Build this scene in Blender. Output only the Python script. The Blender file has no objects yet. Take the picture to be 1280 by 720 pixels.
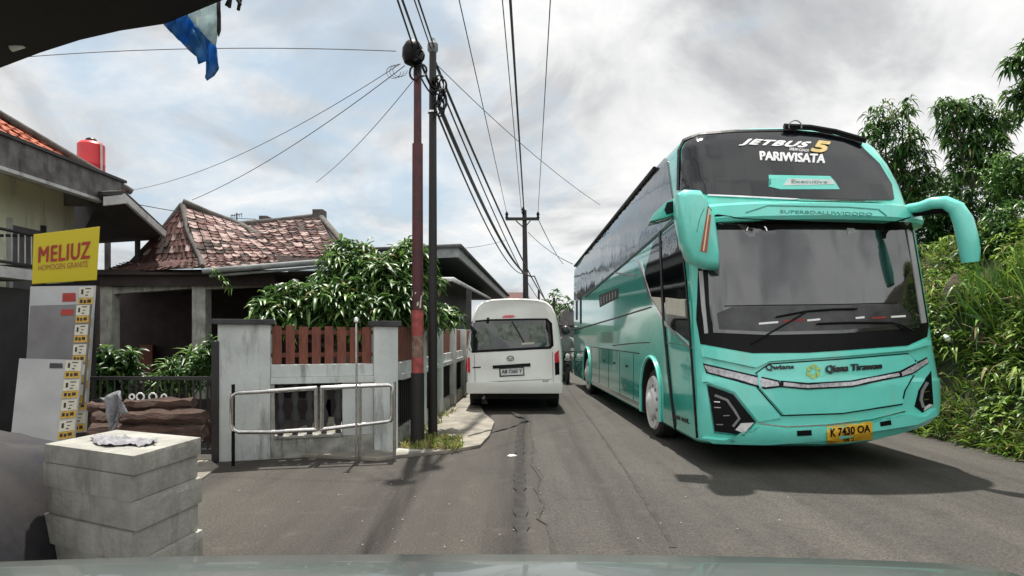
import bpy, bmesh, math, random
import numpy as np
from mathutils import Vector, Matrix, noise
from mathutils.bvhtree import BVHTree
R = math.radians
rnd = random.Random(7)
scene = bpy.context.scene
C = scene.collection

# ---------------------------------------------------------------- camera, sky, sun, exposure
F, HZ, CZ = 800.0, 418.0, 1.5
cam_data = bpy.data.cameras.new('camera'); cam = bpy.data.objects.new('camera', cam_data); C.objects.link(cam)
cam.location = (0, 0, CZ); cam.rotation_euler = (R(90), 0, 0)
cam_data.sensor_width = 36; cam_data.lens = 36 * F / 1280.0
cam_data.shift_y = (HZ - 360) / 1280.0
cam_data.clip_start = 0.02; cam_data.clip_end = 4000
scene.camera = cam

SUN_EL, SUN_AZ = 70.5, -4.0          # azimuth measured from +Y towards +X
world = bpy.data.worlds.new('World'); scene.world = world; world.use_nodes = True
nt = world.node_tree; nt.nodes.clear()
def N(t, typ, **kw):
    n = t.nodes.new(typ)
    for k, v in kw.items(): setattr(n, k, v)
    return n
out = N(nt, 'ShaderNodeOutputWorld'); bg = N(nt, 'ShaderNodeBackground'); bg.inputs['Strength'].default_value = 0.10
sky = N(nt, 'ShaderNodeTexSky'); sky.sky_type = 'NISHITA'; sky.sun_disc = False
sky.sun_elevation = R(SUN_EL); sky.sun_rotation = R(SUN_AZ); sky.air_density = 1.3; sky.dust_density = 2.5
tc = N(nt, 'ShaderNodeTexCoord'); sep = N(nt, 'ShaderNodeSeparateXYZ'); nt.links.new(tc.outputs['Generated'], sep.inputs[0])
zz = N(nt, 'ShaderNodeMath', operation='MAXIMUM'); zz.inputs[1].default_value = 0.0; nt.links.new(sep.outputs['Z'], zz.inputs[0])
za = N(nt, 'ShaderNodeMath', operation='ADD'); za.inputs[1].default_value = 0.32; nt.links.new(zz.outputs[0], za.inputs[0])
def ndiv(a):
    d = N(nt, 'ShaderNodeMath', operation='DIVIDE'); nt.links.new(a, d.inputs[0]); nt.links.new(za.outputs[0], d.inputs[1]); return d.outputs[0]
comb = N(nt, 'ShaderNodeCombineXYZ'); nt.links.new(ndiv(sep.outputs['X']), comb.inputs[0]); nt.links.new(ndiv(sep.outputs['Y']), comb.inputs[1])
def noise_node(scale, detail, rough, off=(0, 0, 0), dist=0.0):
    m = N(nt, 'ShaderNodeMapping'); m.inputs['Location'].default_value = off; nt.links.new(comb.outputs[0], m.inputs[0])
    n = N(nt, 'ShaderNodeTexNoise'); n.inputs['Scale'].default_value = scale; n.inputs['Detail'].default_value = detail
    n.inputs['Roughness'].default_value = rough; n.inputs['Distortion'].default_value = dist
    nt.links.new(m.outputs[0], n.inputs['Vector']); return n.outputs['Fac']
def ramp(tree, fac, stops):
    r = N(tree, 'ShaderNodeValToRGB'); e = r.color_ramp.elements
    while len(e) < len(stops): e.new(0.5)
    for i, (p, c) in enumerate(stops): e[i].position = p; e[i].color = (c[0], c[1], c[2], 1)
    tree.links.new(fac, r.inputs[0]); return r.outputs[0]
# cloud body: bright white to grey
cl = ramp(nt, noise_node(1.9, 7, 0.55, (1.3, 4.1, 0), 0.45), [(0.34, (3.9, 4.0, 4.15)), (0.42, (5.0, 5.1, 5.2)), (0.48, (6.5, 6.55, 6.55)), (0.56, (7.8, 7.8, 7.75)), (0.68, (6.8, 6.9, 7.0))])
# blue gap: sits low on the left of the view
dot = N(nt, 'ShaderNodeVectorMath', operation='DOT_PRODUCT'); nt.links.new(tc.outputs['Generated'], dot.inputs[0])
gd = Vector((-0.36, 1.0, 0.20)).normalized(); dot.inputs[1].default_value = gd
mr = N(nt, 'ShaderNodeMapRange'); mr.inputs['From Min'].default_value = 0.86; mr.inputs['From Max'].default_value = 1.0
mr.inputs['To Min'].default_value = 0.0; mr.inputs['To Max'].default_value = 0.27; nt.links.new(dot.outputs['Value'], mr.inputs['Value'])
ad = N(nt, 'ShaderNodeMath', operation='ADD'); nt.links.new(mr.outputs[0], ad.inputs[0]); nt.links.new(noise_node(2.6, 6, 0.58, (7, 2, 0), 0.5), ad.inputs[1])
gap = ramp(nt, ad.outputs[0], [(0.60, (0, 0, 0)), (0.84, (0.9, 0.9, 0.9))])
skyb = N(nt, 'ShaderNodeMixRGB', blend_type='MIX'); skyb.inputs['Fac'].default_value = 0.72
nt.links.new(sky.outputs[0], skyb.inputs[1]); skyb.inputs[2].default_value = (4.3, 5.5, 6.5, 1)
mx = N(nt, 'ShaderNodeMixRGB'); nt.links.new(gap, mx.inputs['Fac']); nt.links.new(cl, mx.inputs[1]); nt.links.new(skyb.outputs[0], mx.inputs[2])
mb_ = N(nt, 'ShaderNodeMapRange'); mb_.inputs['From Min'].default_value = 0.25; mb_.inputs['From Max'].default_value = -0.6; mb_.inputs['To Min'].default_value = 1.0; mb_.inputs['To Max'].default_value = 1.6  # sky behind the camera brightened as unseen fill for front faces
nt.links.new(sep.outputs['Y'], mb_.inputs['Value']); vm = N(nt, 'ShaderNodeVectorMath', operation='SCALE'); nt.links.new(mx.outputs[0], vm.inputs[0]); nt.links.new(mb_.outputs[0], vm.inputs['Scale'])
nt.links.new(vm.outputs[0], bg.inputs['Color']); nt.links.new(bg.outputs[0], out.inputs[0])

sd = bpy.data.lights.new('sun', 'SUN'); sd.energy = 5.0; sd.angle = R(1.2); sd.color = (1.0, 0.95, 0.87)
sun = bpy.data.objects.new('sun', sd); C.objects.link(sun)
sv = Vector((math.sin(R(SUN_AZ)) * math.cos(R(SUN_EL)), math.cos(R(SUN_AZ)) * math.cos(R(SUN_EL)), math.sin(R(SUN_EL))))
sun.rotation_euler = (-sv).to_track_quat('-Z', 'Y').to_euler(); sun.location = (0, 10, 30)
vs = scene.view_settings; vs.view_transform = 'Standard'; vs.look = 'None'; vs.gamma = 1; vs.exposure = 0.36
vs.use_curve_mapping = False

# ---------------------------------------------------------------- projection helpers
def P(px, py, Y): return Vector(((px - 640) / F * Y, Y, CZ - (py - HZ) / F * Y))
def G(px, py, z=0.0):
    Y = (CZ - z) * F / (py - HZ); p = P(px, py, Y); p.z = z; return p
CAM = Vector((0, 0, CZ))
def raydir(px, py): return Vector(((px - 640) / F, 1.0, -(py - HZ) / F)).normalized()

# ---------------------------------------------------------------- materials
def mat(name, col, rough=0.6, col2=None, scale=6.0, bump=0.0, bscale=None, metal=0.0, ior=None, coat=0.0, detail=6, lo=0.35, hi=0.65,
        emit=None, trans=0.0, streak=None, stretch=None, bdist=0.02):
    m = bpy.data.materials.new(name); m.use_nodes = True; t = m.node_tree; b = t.nodes['Principled BSDF']
    b.inputs['Roughness'].default_value = rough; b.inputs['Metallic'].default_value = metal
    if ior: b.inputs['IOR'].default_value = ior
    if coat: b.inputs['Coat Weight'].default_value = coat; b.inputs['Coat Roughness'].default_value = 0.04
    g = N(t, 'ShaderNodeNewGeometry')
    vec = g.outputs['Position']
    if stretch:
        mp = N(t, 'ShaderNodeMapping'); mp.inputs['Scale'].default_value = stretch; t.links.new(vec, mp.inputs[0]); vec = mp.outputs[0]
    n = N(t, 'ShaderNodeTexNoise'); n.inputs['Scale'].default_value = scale; n.inputs['Detail'].default_value = detail; n.inputs['Roughness'].default_value = 0.6
    t.links.new(vec, n.inputs['Vector'])
    if col2 is None: col2 = tuple(min(1, c * 0.82) for c in col)
    c = ramp(t, n.outputs['Fac'], [(lo, col2), (hi, col)])
    if streak:   # (colour, amount, scale): weather streaks running down
        mp = N(t, 'ShaderNodeMapping'); mp.inputs['Scale'].default_value = (streak[2], streak[2], streak[2] * 0.18); t.links.new(g.outputs['Position'], mp.inputs[0])
        n2 = N(t, 'ShaderNodeTexNoise'); n2.inputs['Scale'].default_value = 1.0; n2.inputs['Detail'].default_value = 7; n2.inputs['Roughness'].default_value = 0.68
        t.links.new(mp.outputs[0], n2.inputs['Vector'])
        f = ramp(t, n2.outputs['Fac'], [(0.52, (0, 0, 0)), (0.68, (streak[1],) * 3)])
        mm = N(t, 'ShaderNodeMixRGB'); t.links.new(f, mm.inputs['Fac']); t.links.new(c, mm.inputs[1]); mm.inputs[2].default_value = (*streak[0], 1); c = mm.outputs[0]
    t.links.new(c, b.inputs['Base Color'])
    if bump:
        n3 = N(t, 'ShaderNodeTexNoise'); n3.inputs['Scale'].default_value = bscale or scale * 4; n3.inputs['Detail'].default_value = 5
        t.links.new(vec, n3.inputs['Vector'])
        bp = N(t, 'ShaderNodeBump'); bp.inputs['Strength'].default_value = bump; bp.inputs['Distance'].default_value = bdist
        t.links.new(n3.outputs['Fac'], bp.inputs['Height']); t.links.new(bp.outputs[0], b.inputs['Normal'])
    if emit: b.inputs['Emission Color'].default_value = (*emit[0], 1); b.inputs['Emission Strength'].default_value = emit[1]
    if trans:
        tr = N(t, 'ShaderNodeBsdfTranslucent'); t.links.new(c, tr.inputs['Color'])
        ms = N(t, 'ShaderNodeMixShader'); ms.inputs['Fac'].default_value = trans
        o = t.nodes['Material Output']; t.links.new(b.outputs[0], ms.inputs[1]); t.links.new(tr.outputs[0], ms.inputs[2]); t.links.new(ms.outputs[0], o.inputs['Surface'])
    return m

M = {}
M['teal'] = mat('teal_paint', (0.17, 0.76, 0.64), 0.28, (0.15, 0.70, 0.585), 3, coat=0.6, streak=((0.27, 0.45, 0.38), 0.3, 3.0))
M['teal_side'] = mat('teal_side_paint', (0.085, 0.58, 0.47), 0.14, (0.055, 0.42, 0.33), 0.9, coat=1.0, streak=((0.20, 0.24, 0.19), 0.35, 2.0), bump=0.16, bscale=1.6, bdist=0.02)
M['teal_dark'] = mat('dark_teal_paint', (0.03, 0.30, 0.24), 0.3, coat=0.5)
M['bus_glass'] = mat('dark_bus_glass', (0.006, 0.007, 0.009), 0.045, ior=1.62, bump=0.05, bscale=1.2, bdist=0.02)
M['screen_glass'] = mat('windscreen_glass', (0.014, 0.016, 0.018), 0.04, (0.006, 0.007, 0.008), 1.5, ior=2.0, bump=0.12, bscale=0.8, bdist=0.03)
M['dash'] = mat('dashboard_plastic', (0.05, 0.052, 0.052), 0.25, (0.02, 0.021, 0.021), 7)
M['seat_green'] = mat('seat_fabric_seen_in_van', (0.20, 0.23, 0.18), 0.4, (0.05, 0.06, 0.05), 9)
M['side_glass'] = mat('tinted_side_glass', (0.02, 0.022, 0.025), 0.05, ior=2.3, bump=0.55, bscale=0.9, bdist=0.04)
M['black'] = mat('black_trim', (0.006, 0.006, 0.007), 0.4, ior=1.25)
M['black_matte'] = mat('black_matte', (0.014, 0.013, 0.013), 0.75)
M['rubber'] = mat('tyre_rubber', (0.02, 0.02, 0.02), 0.8, bump=0.2)
M['chrome'] = mat('chrome', (0.75, 0.75, 0.76), 0.18, metal=1.0)
M['steel'] = mat('stainless_steel', (0.72, 0.71, 0.70), 0.22, (0.55, 0.54, 0.53), 20, metal=1.0)
M['lamp'] = mat('lamp_lens', (0.62, 0.60, 0.62), 0.12, (0.30, 0.29, 0.32), 30, coat=1.0)
M['white_hub'] = mat('white_hubcap', (0.78, 0.78, 0.76), 0.35, (0.6, 0.6, 0.58), 8)
M['white_text'] = mat('white_lettering', (0.85, 0.85, 0.85), 0.5, (0.82, 0.82, 0.82))
M['gold'] = mat('gold_lettering', (0.72, 0.55, 0.22), 0.4)
M['yellow_logo'] = mat('yellow_logo', (0.45, 0.62, 0.15), 0.4)
M['plate_yellow'] = mat('plate_yellow', (0.80, 0.47, 0.03), 0.5)
M['plate_white'] = mat('plate_white', (0.75, 0.76, 0.74), 0.5)
M['amber_red'] = mat('amber_stripe', (0.35, 0.10, 0.05), 0.3)
M['cream_stripe'] = mat('cream_stripe', (0.85, 0.62, 0.42), 0.3)
M['van_white'] = mat('van_white_paint', (0.86, 0.855, 0.81), 0.3, (0.80, 0.79, 0.74), 2, coat=0.6)
M['van_glass'] = mat('van_glass', (0.02, 0.022, 0.022), 0.04, (0.05, 0.06, 0.05), 3, ior=1.7)
M['red_lamp'] = mat('red_lens', (0.55, 0.01, 0.03), 0.2, (0.4, 0.01, 0.02), 10, coat=1.0, emit=((1.0, 0.02, 0.04), 0.08))
M['asphalt'] = None
M['plaster'] = mat('pale_plaster', (0.60, 0.63, 0.61), 0.85, (0.47, 0.50, 0.49), 2.2, bump=0.3, bscale=30, streak=((0.13, 0.13, 0.12), 0.75, 4.5))
M['plaster_dirty'] = mat('stained_plaster', (0.42, 0.42, 0.38), 0.9, (0.22, 0.22, 0.20), 5, bump=0.4, bscale=25, streak=((0.05, 0.05, 0.045), 0.9, 7.0))
M['cap'] = mat('dark_wall_cap', (0.06, 0.06, 0.062), 0.85, (0.035, 0.035, 0.037), 6, bump=0.3)
M['slat'] = mat('red_brown_slat', (0.21, 0.06, 0.032), 0.6, (0.11, 0.032, 0.02), 5, stretch=(6, 6, 1.2), bump=0.15)
M['iron'] = mat('black_iron', (0.02, 0.02, 0.022), 0.5)
M['tile_red'] = mat('red_clay_tile', (0.125, 0.05, 0.042), 0.85, (0.05, 0.022, 0.019), 5, bump=0.3)
M['tile_grey'] = mat('weathered_clay_tile', (0.44, 0.33, 0.30), 0.85, (0.15, 0.08, 0.07), 6, bump=0.3)  # weathered tile, lightened further to carry highlights in its colour
M['tile_dark'] = mat('mossy_clay_tile', (0.05, 0.032, 0.028), 0.9, (0.025, 0.017, 0.015), 6, bump=0.3)
M['tile_orange'] = mat('orange_clay_tile', (0.52, 0.13, 0.055), 0.8, (0.30, 0.07, 0.035), 6, bump=0.3)
M['ridge'] = mat('ridge_mortar', (0.12, 0.11, 0.10), 0.9, (0.06, 0.055, 0.05), 8, bump=0.4)
M['cream'] = mat('cream_wall', (0.80, 0.80, 0.62), 0.85, (0.70, 0.70, 0.53), 1.5, streak=((0.25, 0.24, 0.18), 0.5, 3.0))
M['fascia'] = mat('stained_grey_fascia', (0.17, 0.16, 0.16), 0.85, (0.08, 0.075, 0.075), 4, bump=0.2, streak=((0.03, 0.03, 0.03), 0.8, 6.0))
M['fascia_white'] = mat('white_fascia', (0.55, 0.56, 0.56), 0.8, (0.40, 0.40, 0.40), 4, streak=((0.12, 0.12, 0.12), 0.6, 6.0))
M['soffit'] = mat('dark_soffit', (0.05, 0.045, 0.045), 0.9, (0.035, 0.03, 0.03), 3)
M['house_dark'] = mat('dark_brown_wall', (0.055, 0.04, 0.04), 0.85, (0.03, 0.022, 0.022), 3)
M['pillar'] = mat('old_white_pillar', (0.48, 0.48, 0.44), 0.85, (0.28, 0.28, 0.25), 5, streak=((0.08, 0.08, 0.07), 0.8, 8.0))
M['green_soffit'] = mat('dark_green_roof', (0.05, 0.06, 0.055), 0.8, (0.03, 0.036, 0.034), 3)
M['gutter'] = mat('grey_gutter', (0.26, 0.28, 0.28), 0.6, (0.16, 0.17, 0.17), 5)
M['tank'] = mat('red_plastic_tank', (0.62, 0.025, 0.03), 0.4, (0.5, 0.02, 0.03), 3)
M['sign_yellow'] = mat('yellow_sign_panel', (0.52, 0.43, 0.008), 0.5, (0.54, 0.44, 0.01), 3)
M['sign_red'] = mat('red_sign_lettering', (0.35, 0.03, 0.02), 0.6)
M['board_grey'] = mat('grey_tile_sample', (0.16, 0.155, 0.165), 0.4, (0.12, 0.115, 0.12), 4)
M['board_white'] = mat('pale_tile_sample', (0.42, 0.43, 0.43), 0.35, (0.34, 0.35, 0.36), 3)
M['sticker_yellow'] = mat('yellow_sticker', (0.60, 0.38, 0.05), 0.6, (0.42, 0.26, 0.04), 40)
M['sticker_white'] = mat('white_sticker', (0.62, 0.60, 0.50), 0.6)
M['block'] = mat('white_stone_block', (0.40, 0.40, 0.36), 0.85, (0.27, 0.265, 0.24), 5, bump=0.5, bscale=30, streak=((0.14, 0.12, 0.10), 0.5, 7.0))
M['block_side'] = mat('grey_stone_block', (0.30, 0.29, 0.27), 0.85, (0.22, 0.21, 0.19), 5, bump=0.3, bscale=40)
M['wood'] = mat('dark_weathered_timber', (0.11, 0.06, 0.042), 0.85, (0.035, 0.02, 0.016), 4, stretch=(1, 5, 8), bump=0.8)
M['cloth'] = mat('grey_cloth', (0.34, 0.34, 0.36), 0.9, (0.16, 0.16, 0.18), 14, bump=0.3)
M['tarp_blue'] = mat('blue_tarp', (0.09, 0.34, 0.70), 0.5, (0.06, 0.26, 0.56), 6, bump=0.2, trans=0.5)
M['tarp_grey'] = mat('pale_tarp', (0.75, 0.83, 0.82), 0.6, (0.5, 0.6, 0.62), 9, bump=0.2, trans=0.6)
M['canopy'] = mat('dark_canopy', (0.014, 0.012, 0.012), 0.95)
M['red_pole'] = mat('maroon_pole_paint', (0.10, 0.022, 0.028), 0.6, (0.05, 0.016, 0.02), 6, bump=0.2)
M['pole_band'] = mat('faded_red_band', (0.42, 0.085, 0.075), 0.7, (0.22, 0.05, 0.045), 14)
M['pole_tan'] = mat('bare_rusty_band', (0.30, 0.20, 0.15), 0.8, (0.14, 0.07, 0.05), 16)
M['black_pole'] = mat('black_pole_paint', (0.018, 0.015, 0.015), 0.6)
M['concrete'] = mat('concrete', (0.32, 0.29, 0.24), 0.9, (0.17, 0.16, 0.14), 3, bump=0.4, bscale=25)
M['rubble'] = mat('pale_rubble', (0.5, 0.49, 0.44), 0.9, (0.33, 0.32, 0.28), 10, bump=0.5)
M['wire'] = mat('black_cable', (0.015, 0.015, 0.015), 0.6)
M['wire_grey'] = mat('grey_cable', (0.11, 0.11, 0.115), 0.6)
M['leaf_a'] = mat('leaf_dark_green', (0.040, 0.10, 0.028), 0.42, (0.022, 0.06, 0.018), 2, trans=0.2)
M['leaf_b'] = mat('leaf_mid_green', (0.09, 0.19, 0.045), 0.38, (0.055, 0.13, 0.03), 2, trans=0.25)
M['leaf_c'] = mat('leaf_light_green', (0.20, 0.33, 0.09), 0.38, (0.13, 0.24, 0.055), 2, trans=0.3)
M['leaf_d'] = mat('leaf_yellowing', (0.30, 0.26, 0.08), 0.6, (0.16, 0.10, 0.04), 3, trans=.2)
M['grass_a'] = mat('grass_green', (0.15, 0.27, 0.035), 0.6, (0.08, 0.16, 0.022), 1.2, trans=0.25)
M['grass_b'] = mat('grass_bright', (0.33, 0.46, 0.07), 0.6, (0.20, 0.32, 0.04), 1.2, trans=0.3)
M['grass_c'] = mat('grass_dry', (0.42, 0.34, 0.17), 0.7, (0.26, 0.20, 0.09), 1.2, trans=0.2)
M['bark'] = mat('bark', (0.10, 0.08, 0.06), 0.9, (0.05, 0.04, 0.03), 10, bump=0.5)
M['soil'] = mat('bank_soil', (0.07, 0.06, 0.035), 0.95, (0.03, 0.035, 0.016), 2, bump=0.5)
M['reflection_tone'] = mat('grey_green_reflection_tone', (0.085, 0.10, 0.095), 0.38, (0.065, 0.08, 0.075), 4, coat=0.6)
M['own_wiper'] = mat('wiper_blade_black', (0.030, 0.026, 0.021), 0.8, ior=1.25)
M['own_rib'] = mat('wiper_rib_grey', (0.10, 0.09, 0.08), 0.6)
M['skin'] = mat('skin', (0.30, 0.17, 0.11), 0.6)
M['shirt'] = mat('grey_shirt', (0.20, 0.17, 0.17), 0.8)
M['trousers'] = mat('dark_trousers', (0.06, 0.06, 0.08), 0.8)
M['bike_red'] = mat('red_bike_paint', (0.4, 0.02, 0.02), 0.3)
M['bike_black'] = mat('black_bike_paint', (0.02, 0.02, 0.022), 0.3)
M['hill'] = mat('far_hill', (0.10, 0.14, 0.10), 0.9, (0.07, 0.10, 0.07), 0.2)

def road_mat(name, a, b, cc):
    m = bpy.data.materials.new(name); m.use_nodes = True; t = m.node_tree; bs = t.nodes['Principled BSDF']
    g = N(t, 'ShaderNodeNewGeometry'); pos = g.outputs['Position']
    def nz(sc, det, rg=0.6, st=None):
        v = pos
        if st:
            mp = N(t, 'ShaderNodeMapping'); mp.inputs['Scale'].default_value = st; t.links.new(pos, mp.inputs[0]); v = mp.outputs[0]
        n = N(t, 'ShaderNodeTexNoise'); n.inputs['Scale'].default_value = sc; n.inputs['Detail'].default_value = det; n.inputs['Roughness'].default_value = rg
        t.links.new(v, n.inputs['Vector']); return n.outputs['Fac']
    c1 = ramp(t, nz(0.9, 6, 0.6, (1, 0.35, 1)), [(0.3, a), (0.7, b)])
    fine = ramp(t, nz(55, 4, 0.75), [(0.36, (0.45, 0.45, 0.45)), (0.52, (0.98, 0.98, 0.98)), (0.66, (1.7, 1.68, 1.6))])
    m1 = N(t, 'ShaderNodeMixRGB', blend_type='MULTIPLY'); m1.inputs['Fac'].default_value = 1; t.links.new(c1, m1.inputs[1]); t.links.new(fine, m1.inputs[2])
    trk = ramp(t, nz(1.0, 4, 0.6, (2.2, 0.10, 1)), [(0.36, (0.74, 0.73, 0.72)), (0.50, (1, 1, 1)), (0.64, (1.18, 1.17, 1.15))])
    mt = N(t, 'ShaderNodeMixRGB', blend_type='MULTIPLY'); mt.inputs['Fac'].default_value = 1; t.links.new(m1.outputs[0], mt.inputs[1]); t.links.new(trk, mt.inputs[2]); m1 = mt
    oil = ramp(t, nz(1.6, 6, 0.65, (1, 0.6, 1)), [(0.60, (1, 1, 1)), (0.70, (0.62, 0.61, 0.60))])
    mt = N(t, 'ShaderNodeMixRGB', blend_type='MULTIPLY'); mt.inputs['Fac'].default_value = 1; t.links.new(m1.outputs[0], mt.inputs[1]); t.links.new(oil, mt.inputs[2]); m1 = mt
    patch = ramp(t, nz(3.2, 5, 0.7), [(0.56, (0, 0, 0)), (0.72, (0.5, 0.5, 0.5))])
    m2 = N(t, 'ShaderNodeMixRGB'); t.links.new(patch, m2.inputs['Fac']); t.links.new(m1.outputs[0], m2.inputs[1]); m2.inputs[2].default_value = (*cc, 1)
    v = N(t, 'ShaderNodeTexVoronoi', feature='DISTANCE_TO_EDGE'); v.inputs['Scale'].default_value = 1.1
    mpv = N(t, 'ShaderNodeMixRGB', blend_type='ADD'); mpv.inputs['Fac'].default_value = 0.35; t.links.new(pos, mpv.inputs[1])
    nn = N(t, 'ShaderNodeTexNoise'); nn.inputs['Scale'].default_value = 3; nn.inputs['Detail'].default_value = 6; t.links.new(pos, nn.inputs['Vector']); t.links.new(nn.outputs['Color'], mpv.inputs[2])
    t.links.new(mpv.outputs[0], v.inputs['Vector'])
    cr = ramp(t, v.outputs['Distance'], [(0.0, (0.55, 0.55, 0.55)), (0.012, (0, 0, 0))])
    crm = N(t, 'ShaderNodeMath', operation='MULTIPLY'); t.links.new(cr, crm.inputs[0])
    t.links.new(ramp(t, nz(0.6, 3), [(0.5, (0, 0, 0)), (0.62, (1, 1, 1))]), crm.inputs[1])
    m3 = N(t, 'ShaderNodeMixRGB'); t.links.new(crm.outputs[0], m3.inputs['Fac']); t.links.new(m2.outputs[0], m3.inputs[1]); m3.inputs[2].default_value = (0.02, 0.02, 0.02, 1)
    t.links.new(m3.outputs[0], bs.inputs['Base Color']); bs.inputs['Roughness'].default_value = 0.85
    bp = N(t, 'ShaderNodeBump'); bp.inputs['Strength'].default_value = 0.7; bp.inputs['Distance'].default_value = 0.012
    t.links.new(nz(60, 3, 0.7), bp.inputs['Height']); t.links.new(bp.outputs[0], bs.inputs['Normal'])
    return m
M['asphalt'] = road_mat('asphalt', (0.038, 0.034, 0.029), (0.064, 0.057, 0.048), (0.095, 0.084, 0.070))
M['asphalt_light'] = road_mat('asphalt_pale', (0.046, 0.042, 0.037), (0.071, 0.065, 0.057), (0.10, 0.091, 0.079))
M['asphalt_patch'] = road_mat('asphalt_patch', (0.045, 0.041, 0.036), (0.066, 0.060, 0.052), (0.085, 0.077, 0.066))
M['asphalt_dark'] = mat('dark_asphalt_line', (0.048, 0.044, 0.039), 0.85, (0.022, 0.02, 0.018), 9, bump=0.3)

# ---------------------------------------------------------------- object helpers
def origin_of(o):
    v = Vector((0, 0, 0))
    while o is not None: v += o.location; o = o.parent
    return v
def tag(o, label=None, cat=None, group=None, kind=None):
    if label: o['label'] = label
    if cat: o['category'] = cat
    if group: o['group'] = group
    if kind: o['kind'] = kind
    return o
def thing(name, loc, label, cat, group=None):
    o = bpy.data.objects.new(name, None); C.objects.link(o); o.location = loc; o.empty_display_size = 0.2
    return tag(o, label, cat, group)
class MB:
    def __init__(s): s.v = []; s.f = []; s.m = []
    def add(s, vs_, fs, mi=0):
        b = len(s.v); s.v += [Vector(v) for v in vs_]; s.f += [tuple(i + b for i in f) for f in fs]; s.m += [mi] * len(fs); return s
    def box(s, lo, hi, mi=0, T=None):
        x0, y0, z0 = lo; x1, y1, z1 = hi
        vv = [Vector(p) for p in ((x0,y0,z0),(x1,y0,z0),(x1,y1,z0),(x0,y1,z0),(x0,y0,z1),(x1,y0,z1),(x1,y1,z1),(x0,y1,z1))]
        if T is not None: vv = [T @ v for v in vv]
        return s.add(vv, [(0,3,2,1),(4,5,6,7),(0,1,5,4),(1,2,6,5),(2,3,7,6),(3,0,4,7)], mi)
    def prism(s, poly, ext, mi=0):
        n = len(poly); ext = Vector(ext); vv = [Vector(p) for p in poly] + [Vector(p) + ext for p in poly]
        return s.add(vv, [tuple(range(n))[::-1], tuple(range(n, 2*n))] + [(i, (i+1) % n, n+(i+1) % n, n+i) for i in range(n)], mi)
    def tube(s, pts, r, n=8, mi=0, closed=False):
        pts = [Vector(p) for p in pts]; k = len(pts)
        rr = r if isinstance(r, (list, tuple)) else [r] * k
        vv = []; prev = None
        for i, p in enumerate(pts):
            if closed: d = pts[(i+1) % k] - pts[i-1]
            else: d = pts[min(i+1, k-1)] - pts[max(i-1, 0)]
            d.normalize()
            if prev is None:
                a = d.orthogonal().normalized()
            else:
                a = prev - d * prev.dot(d)
                a = a.normalized() if a.length > 1e-6 else d.orthogonal().normalized()
            prev = a; b = d.cross(a)
            vv += [p + (a * math.cos(2*math.pi*j/n) + b * math.sin(2*math.pi*j/n)) * rr[i] for j in range(n)]
        fs = []
        for i in range(k if closed else k-1):
            for j in range(n):
                a0 = i*n+j; a1 = i*n+(j+1) % n; i2 = ((i+1) % k)*n
                fs.append((a0, a1, i2+(j+1) % n, i2+j))
        if not closed: fs += [tuple(range(n))[::-1], tuple(range((k-1)*n, k*n))]
        return s.add(vv, fs, mi)
    def lathe(s, c, axis, prof, n=24, mi=0):   # prof: (radius, distance along axis)
        axis = Vector(axis).normalized(); a = axis.orthogonal().normalized(); b = axis.cross(a); c = Vector(c); vv = []
        for r_, h in prof: vv += [c + axis*h + (a*math.cos(2*math.pi*j/n) + b*math.sin(2*math.pi*j/n))*max(r_, 1e-4) for j in range(n)]
        fs = [(i*n+j, i*n+(j+1) % n, (i+1)*n+(j+1) % n, (i+1)*n+j) for i in range(len(prof)-1) for j in range(n)]
        fs += [tuple(range(n))[::-1], tuple(range((len(prof)-1)*n, len(prof)*n))]
        return s.add(vv, fs, mi)
    def build(s, name, mats, parent=None, smooth=None, bevel=0.0, fix=True):
        if not isinstance(mats, (list, tuple)): mats = [mats]
        off = origin_of(parent) if parent else Vector((0, 0, 0))
        me = bpy.data.meshes.new(name); me.from_pydata([tuple(v - off) for v in s.v], [], s.f)
        for m_ in mats: me.materials.append(m_)
        me.polygons.foreach_set('material_index', s.m)
        if fix or bevel:
            bm = bmesh.new(); bm.from_mesh(me)
            if bevel:
                es = [e for e in bm.edges if len(e.link_faces) == 2 and e.calc_face_angle(0) > 0.5]
                bmesh.ops.bevel(bm, geom=es, offset=bevel, segments=2, profile=0.7, affect='EDGES', clamp_overlap=True)
            if fix: bmesh.ops.recalc_face_normals(bm, faces=bm.faces)
            bm.to_mesh(me); bm.free()
        if smooth is not None:
            me.polygons.foreach_set('use_smooth', [True] * len(me.polygons)); me.set_sharp_from_angle(angle=R(smooth))
        me.update()
        o = bpy.data.objects.new(name, me); C.objects.link(o); o.parent = parent
        return o
def top(o, loc):       # give a single-mesh thing its origin at loc
    loc = Vector(loc); o.data.transform(Matrix.Translation(-loc)); o.location = loc; return o
def copy_tree(o, parent=None):
    c = o.copy(); C.objects.link(c); c.parent = parent
    for ch in list(o.children): copy_tree(ch, c)
    return c

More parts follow.
